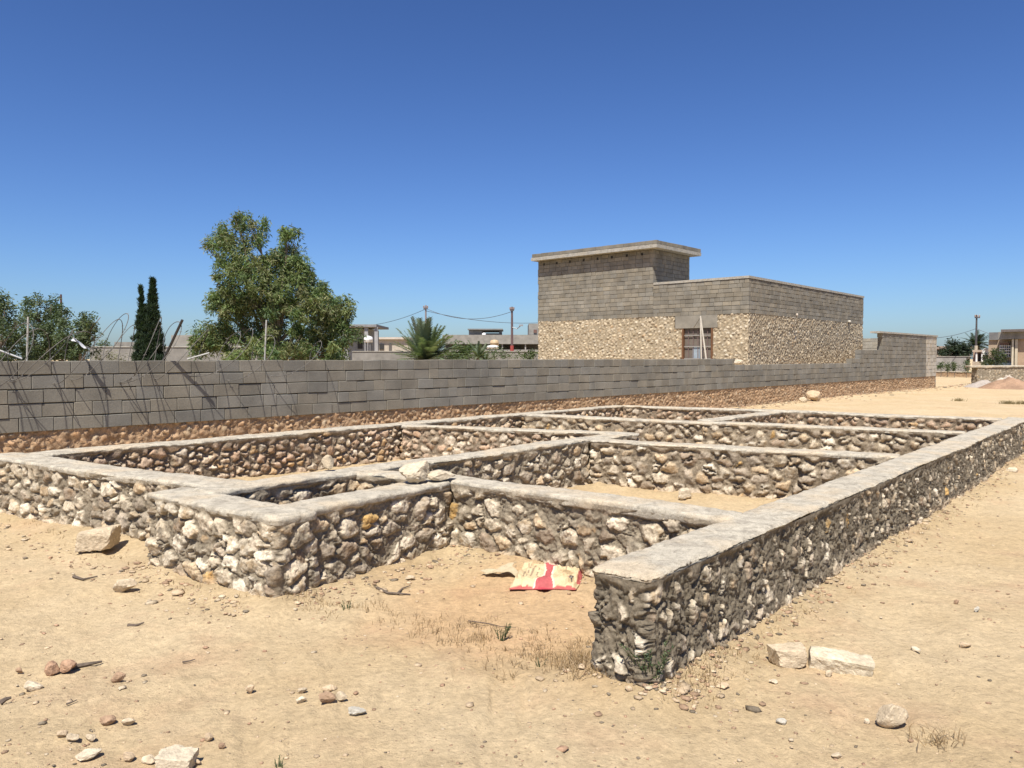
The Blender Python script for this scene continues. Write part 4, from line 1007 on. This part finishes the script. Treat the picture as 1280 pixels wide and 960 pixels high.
# grey walls behind the cypress
t = T_('garden_wall', 'far grey block wall with stepped tops behind the cypress', 'wall', 200, 44)
part(t, 'wall_face', [(112, 330, 434, 0, 44, .3, GR, 0), (143, 168, 427.5, 433.9, 44.02, .25, GR), (214, 300, 419, 433.9, 44.02, .25, (.25, .235, .205))], 'block')
part(t, 'coping', [(111, 330, 433, 434, 43.95, .4, (.36, .34, .29))], 'plain')
t = T_('garden_wall', 'long low grey wall behind the young date palm', 'wall', 500, 52)
part(t, 'wall_face', [(440, 672, 439.5, 0, 52, .3, GR, 0)], 'block'); part(t, 'coping', [(440, 672, 438.8, 439.5, 51.95, .4, (.36, .34, .29))])
# house with the porch, right of the tall tree
t = T_('porch_house', 'grey house corner with thin flat porch roof right of the tall tree', 'house', 450, 60)
part(t, 'wall', [(425, 463, 412, 0, 62.5, 3, (.24, .24, .235), 0)]); part(t, 'roof', [(422, 470.5, 405.5, 408.5, 60, 6, (.22, .215, .21))])
for x in (455.5, 468): part(t, 'column', [(x, x+1.8, 408.6, 0, 60.2, .2, (.30, .29, .28), 0)])
part(t, 'window', [(447, 453, 424, 436, 62.44, .05, DK)])
def tank(px, py0, py1, wpx, Y, label, col, col2, lidc, group='water tanks'):
    a = at(px, py1, Y); h = (py1-py0)*Y/960; r = wpx*Y/1920; root = thing('water_tank', label, 'water tank', a, 0, group)
    mb = MB(); mb.lathe((a.x, a.y, a.z), [(r*.9, 0), (r, h*.06), (r, h*.42), (r*1.03, h*.45), (r, h*.48), (r, h*.7), (r*.85, h*.86), (r*.4, h*.97)], 16, col); mb.build('tank_body', MAT['plastic'], root, True)
    mb = MB(); mb.lathe((a.x, a.y, a.z+h*.97), [(r*.36, 0), (r*.36, h*.05), (r*.1, h*.08)], 12, lidc); mb.build('lid', MAT['plastic'], root)
    mb = MB(); n = 4
    for k in range(n):
        q = 1.57*k+.78; x, y = a.x+r*.7*math.cos(q), a.y+r*.7*math.sin(q); mb.tube([(x, y, max(0, a.z-1.2)), (x, y, a.z)], .05, 5, (.2, .19, .18))
    mb.build('stand', MAT['metal'], root)
tank(460.5, 420, 428, 11, 59, 'white water tank under the thin porch roof', WH, WH, WH)
t = T_('low_house', 'low beige house far behind, left of the young date palm', 'house', 490, 90)
part(t, 'wall', [(470, 512, 424, 0, 90, 5, (.40, .35, .28), 0)]); part(t, 'roof', [(469, 513, 421.5, 424, 89.6, 6, (.46, .40, .33))]); part(t, 'window', [(474, 480, 430, 437, 89.9, .1, DK)])
part(t, 'door', [(486, 489.5, 430, 441, 89.9, .1, (.10, .09, .08))])
t = T_('long_house', 'long grey house with a deep dark porch and a roof room, by the stone building', 'house', 620, 70)
part(t, 'wall', [(556, 680, 430, 0, 73.2, 6, (.17, .16, .145), 0)], 'block'); part(t, 'parapet', [(553, 682, 418.5, 430, 70, 10, (.25, .235, .205))], 'block')
part(t, 'porch_wall', [(553, 682, 437, 0, 70.1, .2, (.24, .225, .20), 0)], 'block')
for x in (600, 627, 656): part(t, 'column', [(x, x+1.6, 430.1, 437, 70.15, .3, (.30, .28, .25))])
rm = part(t, 'roof_room', [(586, 603, 413, 418.4, 72, 4, (.29, .27, .235)), (603, 627, 416.5, 418.4, 72, 4, GD), (586, 627, 412, 414, 72.02, 3.9, GR), (624, 627, 413.5, 418, 72.03, 3.9, GR)], 'block')
part(rm, 'slab', [(584.5, 628.5, 410.8, 412.2, 71.5, 5, (.22, .21, .19))])
part(t, 'stair_tower', [(661, 684, 404.5, 418.3, 71, 5, (.25, .235, .205))], 'block'); part(t, 'window', [(667, 671, 412, 416, 70.9, .08, (.16, .09, .07))])
tank(605, 416, 420.5, 5, 70.8, 'small white tank in the roof room opening of the long house', WH, WH, WH)
tank(618, 424.5, 432, 11, 64, 'cream and brown water tank in front of the dark porch', (.48, .35, .20), TN, TN)
tank(616, 431.5, 436, 15, 62, 'low white water tank below the cream and brown one', WH, WH, WH)
# far right
t = T_('far_house', 'far grey low house seen over the wall between building and raised wall end', 'house', 1085, 80)
part2(t, 'wall', (1085, 80), [(1060, 1118, 432, 0, 80, 6, GR, 0)], 'block'); part2(t, 'roof', (1085, 80), [(1060, 1097, 428.5, 431.9, 79.5, 6.5, (.40, .36, .30))])
part2(t, 'white_panel', (1085, 80), [(1095, 1101, 425, 432, 79.3, .3, WH)])
t = T_('far_house', 'far reddish house with dark opening between the raised wall end and the dark palm', 'house', 1178, 95)
part2(t, 'wall', (1170, 95), [(1158, 1200, 436, 0, 95, 6, (.33, .26, .20), 0)]); part2(t, 'roof', (1170, 95), [(1157, 1201, 433, 436, 94.6, 7, (.30, .23, .18))]); part2(t, 'window', (1170, 95), [(1171, 1175, 437.5, 442, 94.9, .1, DK)])
t = T_('garden_wall', 'low grey yard wall behind the shrubs left of the white portal', 'wall', 1195, 68)
part(t, 'wall_face', [(1168, 1217, 446, 0, 68, .25, (.30, .28, .25), 0)], 'block')
part(t, 'coping', [(1168, 1217, 445.3, 446, 67.95, .35, (.36, .33, .28))])
t = T_('portal_house', 'small house front with two white columns behind the utility pole', 'house', 1226, 66)
part2(t, 'wall', (1215, 66), [(1216, 1236, 440, 0, 67.5, 3, (.34, .24, .18), 0)]); part2(t, 'roof', (1215, 66), [(1215, 1237, 437.5, 440, 66, 4.6, (.42, .33, .25))])
for x in (1219.2, 1226.2): part2(t, 'column', (1215, 66), [(x, x+2, 440.1, 452, 66.1, .15, WH)])
part2(t, 'plinth', (1215, 66), [(1215, 1237, 452, 0, 65.9, 1, (.42, .34, .25), 0)]); part2(t, 'door', (1215, 66), [(1222.5, 1225, 442, 452, 67.4, .1, DK)])
dish = thing('satellite_dish', 'white satellite dish beside the white columned portal', 'satellite dish', at(1232, 446, 62))
dp = at(1232, 440.5, 62); mb = MB(); n = 16; V = [tuple(dp+Vector((0, .06, 0)))]
for r_, o_ in ((.12, .045), (.22, .0), (.30, -.05)):
    V += [(dp.x+r_*math.cos(2*math.pi*k/n), dp.y+o_, dp.z+.05+r_*math.sin(2*math.pi*k/n)) for k in range(n)]
F = [(0, 1+(k+1) % n, 1+k) for k in range(n)]+[(1+q*n+k, 1+q*n+(k+1) % n, 1+(q+1)*n+(k+1) % n, 1+(q+1)*n+k) for q in range(2) for k in range(n)]
mb.add(V, F, WH); o = mb.build('reflector', MAT['plastic'], dish); sd = o.modifiers.new('t', 'SOLIDIFY'); sd.thickness = .02
mb = MB(); mb.tube([(dp.x, dp.y+.08, 0), (dp.x, dp.y+.08, dp.z)], .03, 6, (.4, .4, .4)); mb.build('mast', MAT['metal'], dish)
t = T_('stone_house', 'house at the right edge with grey parapet, brown stone wall and white window grille', 'house', 1270, 60)
part2(t, 'wall', (1235, 60), [(1235, 1262, 425, 0, 61.5, 8, (.36, .28, .20), 0), (1272, 1330, 424, 0, 60.2, 9, (.36, .26, .175), 0), (1261, 1272, 424, 0, 61.0, 8, (.36, .29, .20), 0)])
part2(t, 'parapet', (1235, 60), [(1235.5, 1247, 415.5, 425, 61.3, 8.4, (.17, .165, .16)), (1247, 1330, 415, 424, 59.9, 9.6, (.23, .215, .19))], 'block')
part2(t, 'roof_slab', (1235, 60), [(1250, 1332, 411.8, 414.9, 59.4, 10, (.13, .11, .10))]); part2(t, 'pilaster', (1235, 60), [(1264, 1266.5, 424.1, 0, 60.0, .5, (.50, .44, .33), 0), (1268, 1271.5, 424.1, 0, 60.05, .4, (.44, .38, .28), 0)])
w = part2(t, 'window', (1235, 60), [(1248.5, 1263, 431, 447, 60.9, .1, DK)])
part2(w, 'grille', (1235, 60), [(x, x+.7, 431, 447, 60.78, .05, WH) for x in (1249, 1251.6, 1254.2, 1256.8, 1259.4, 1262)]+[(1248.5, 1263, y, y+.8, 60.7, .05, WH) for y in (432, 435, 438, 441.5, 446)])
part2(w, 'lintel', (1235, 60), [(1249, 1261, 428.5, 431, 60.6, .3, (.16, .10, .08))]); part2(t, 'dado', (1235, 60), [(1232, 1264, 453.5, 0, 60.7, .2, (.22, .29, .33), 0)])
# far stone foundation and earth heaps
def pxy(px, Y): a = at(px, 460, Y); return (a.x, Y)
t = thing('far_foundation', 'grey rubble foundation wall at the far right with its own cement cap', 'wall', (*pxy(1250, 47), 0), 0, 'far foundation walls')
masonry('masonry', pxy(1222, 46.5), pxy(1330, 47.5), .5, 1, -.1, 1.0, 'pale', t, 71, k=.001, mn=.03, mx=.05, mat='far_masonry')
cap('cement_cap', pxy(1214, 46.4), pxy(1330, 47.4), .5, 1, 1.12, .12, t, 73)
t = thing('far_foundation', 'low orange-brown foundation wall between the raised wall end and the grey rubble foundation', 'wall', (*pxy(1190, 66), 0), 0, 'far foundation walls')
masonry('masonry', pxy(1160, 66), pxy(1224, 62), .5, 1, -.1, .35, 'red', t, 72, k=.0016, mn=.07, mx=.1, mat='far_masonry'); cap('cement_cap', pxy(1160, 66), pxy(1224, 62), .5, 1, .45, .09, t, 74)
def heap(px, py, wpx, h, dep, seed, label, col, name='earth_heap', cat='heap'):
    p = gnd(px, py); w = wpx*p.y/960; n = 60; m = 30; x = np.linspace(-1, 1, n); y = np.linspace(-1, 1, m); X, Y = np.meshgrid(x, y, indexing='ij')
    r = np.sqrt(X**2+Y**2); Z = h*np.maximum(0, 1-r)**.8*(1+.5*fbm(X*3+seed, Y*3, seed, 4))+.12*h*fbm(X*9, Y*9, seed+1, 4)*np.maximum(0, 1-r)-.03
    V = np.stack([X*w/2, Y*dep/2, Z], -1).reshape(-1, 3); i = np.arange(n-1)[:, None]; j = np.arange(m-1)[None, :]
    F = np.stack([i*m+j, (i+1)*m+j, (i+1)*m+j+1, i*m+j+1], -1).reshape(-1, 4)
    cc = np.array(col)*(1+.35*fbm(V[:, 0]*2, V[:, 1]*2, seed+2, 4))[:, None]
    o = mk(name, V, F, MAT['rock'], None, cc); o.location = (p.x, p.y+dep*.2, 0); tag(o, label, cat, 'heaps at far right')
heap(1272, 486, 70, .62, 3, 81, 'brown earth heap at the right edge before the grey rubble foundation', (.30, .19, .12))
heap(1238, 484, 50, .40, 2.2, 82, 'grey rubble heap at the left end of the grey rubble foundation', (.36, .31, .26), 'rubble_heap')
heap(1264, 482, 44, .55, 1.5, 83, 'pale heap of broken stone leaning on the grey rubble foundation', (.50, .42, .33), 'rubble_heap')
heap(1176, 464, 26, .9, 3, 84, 'pale sand heap beside the raised wall end, behind the low brown foundation', (.50, .40, .29))
heap(1200, 461, 26, .7, 3, 85, 'whitish sand heap under the dark palm', (.52, .46, .36))
heap(1180, 470, 90, .25, 3, 86, 'long low brown soil bank in front of the low brown foundation', (.40, .26, .16))

# ------------------------------------------------------------ utility poles and lines
def pole(px, ptop, Y, label, col, arm=None, base=None, r=.12, low=None):
    b = at(px, 460, Y); b.z = 0; tz = at(px, ptop, Y).z; root = thing('utility_pole', label, 'utility pole', b, 0, 'utility poles')
    mb = MB(); mb.tube([b, Vector((b.x, b.y, tz))], [r*.95, r*.55], 8, col); mb.build('shaft', MAT['metal'], root)
    if low: mb = MB(); mb.tube([b, Vector((b.x, b.y, low[0]))], r*1.1, 10, low[1]); mb.build('base_sleeve', MAT['plain'], root)
    if arm:
        mb = MB(); z = at(px, arm[0], Y).z; w = arm[1]*Y/1920; mb.box((b.x, b.y-.1, z), (2*w, .09, .1), None, (.12, .11, .11)); a_ = mb.build('crossarm', MAT['metal'], root)
        for s_ in (-.9, 0, .9): mb = MB(); mb.lathe((b.x+s_*w, b.y-.1, z+.05), [(.04, 0), (.07, .05), (.04, .1), (.06, .14), (.02, .2)], 8, (.25, .16, .12)); mb.build('insulator', MAT['plastic'], a_)
    return Vector((b.x, b.y, tz)), root
W1, _ = pole(532.5, 381.5, 62, 'pinkish grey utility pole rising behind the young date palm', (.30, .24, .22), (386, 5), r=.11)
W2, r2_ = pole(640, 383.5, 58, 'utility pole with red lower shaft and bracket, left of the stone building', (.17, .11, .10), (388, 5), r=.13, low=(at(640, 432, 58).z, (.30, .06, .05)))
q = at(643, 411, 58); mb = MB(); mb.tube([(q.x-.15, q.y-.1, q.z+.1), (q.x+.2, q.y-.2, q.z), (q.x+.45, q.y-.3, q.z+.2)], .035, 6, (.25, .25, .25)); mb.box((q.x+.5, q.y-.3, q.z+.25), (.3, .2, .12), None, (.35, .35, .35)); mb.build('lamp_bracket', MAT['metal'], r2_)
W3, _ = pole(1219.5, 393.5, 68, 'dark utility pole with crossarm in front of the far right palm', (.10, .09, .085), (397, 6), r=.12, low=(at(1220, 432, 68).z, (.46, .40, .30)))
W4, _ = pole(78, 368, 40, 'dark pole tip showing above the round bushy tree', (.12, .07, .06), None, r=.09)
def line(a, b, sag, label, r=.018):
    base = a.copy(); P = [(a.lerp(b, t)-Vector((0, 0, sag*4*t*(1-t))))-base for t in [k/24 for k in range(25)]]
    mb = MB(); mb.tube(P, r, 4, (.09, .09, .10)); o = mk('power_line', mb.v, mb.f, MAT['metal'], None, np.array(mb.c)); o.location = base; tag(o, label, 'power line', 'overhead power lines')
line(W1-Vector((0, 0, .25)), W2-Vector((0, 0, .35)), .7, 'upper overhead line sagging between the two poles left of the stone building')
line(W1-Vector((0, 0, .45)), at(700, 401.5, 70), .5, 'lower overhead line running from the pinkish pole behind the stone building')
line(W1-Vector((0, 0, .3)), at(440, 408, 66), .35, 'overhead line running left from the pinkish pole towards the tall tree')
line(W3-Vector((0, 0, 1.2)), at(1150, 423, 64), .25, 'overhead line dropping left from the dark pole towards the raised wall end')
line(W3-Vector((0, 0, 1.2)), at(1300, 414, 64), .6, 'overhead line dropping right from the dark pole towards the right edge house')
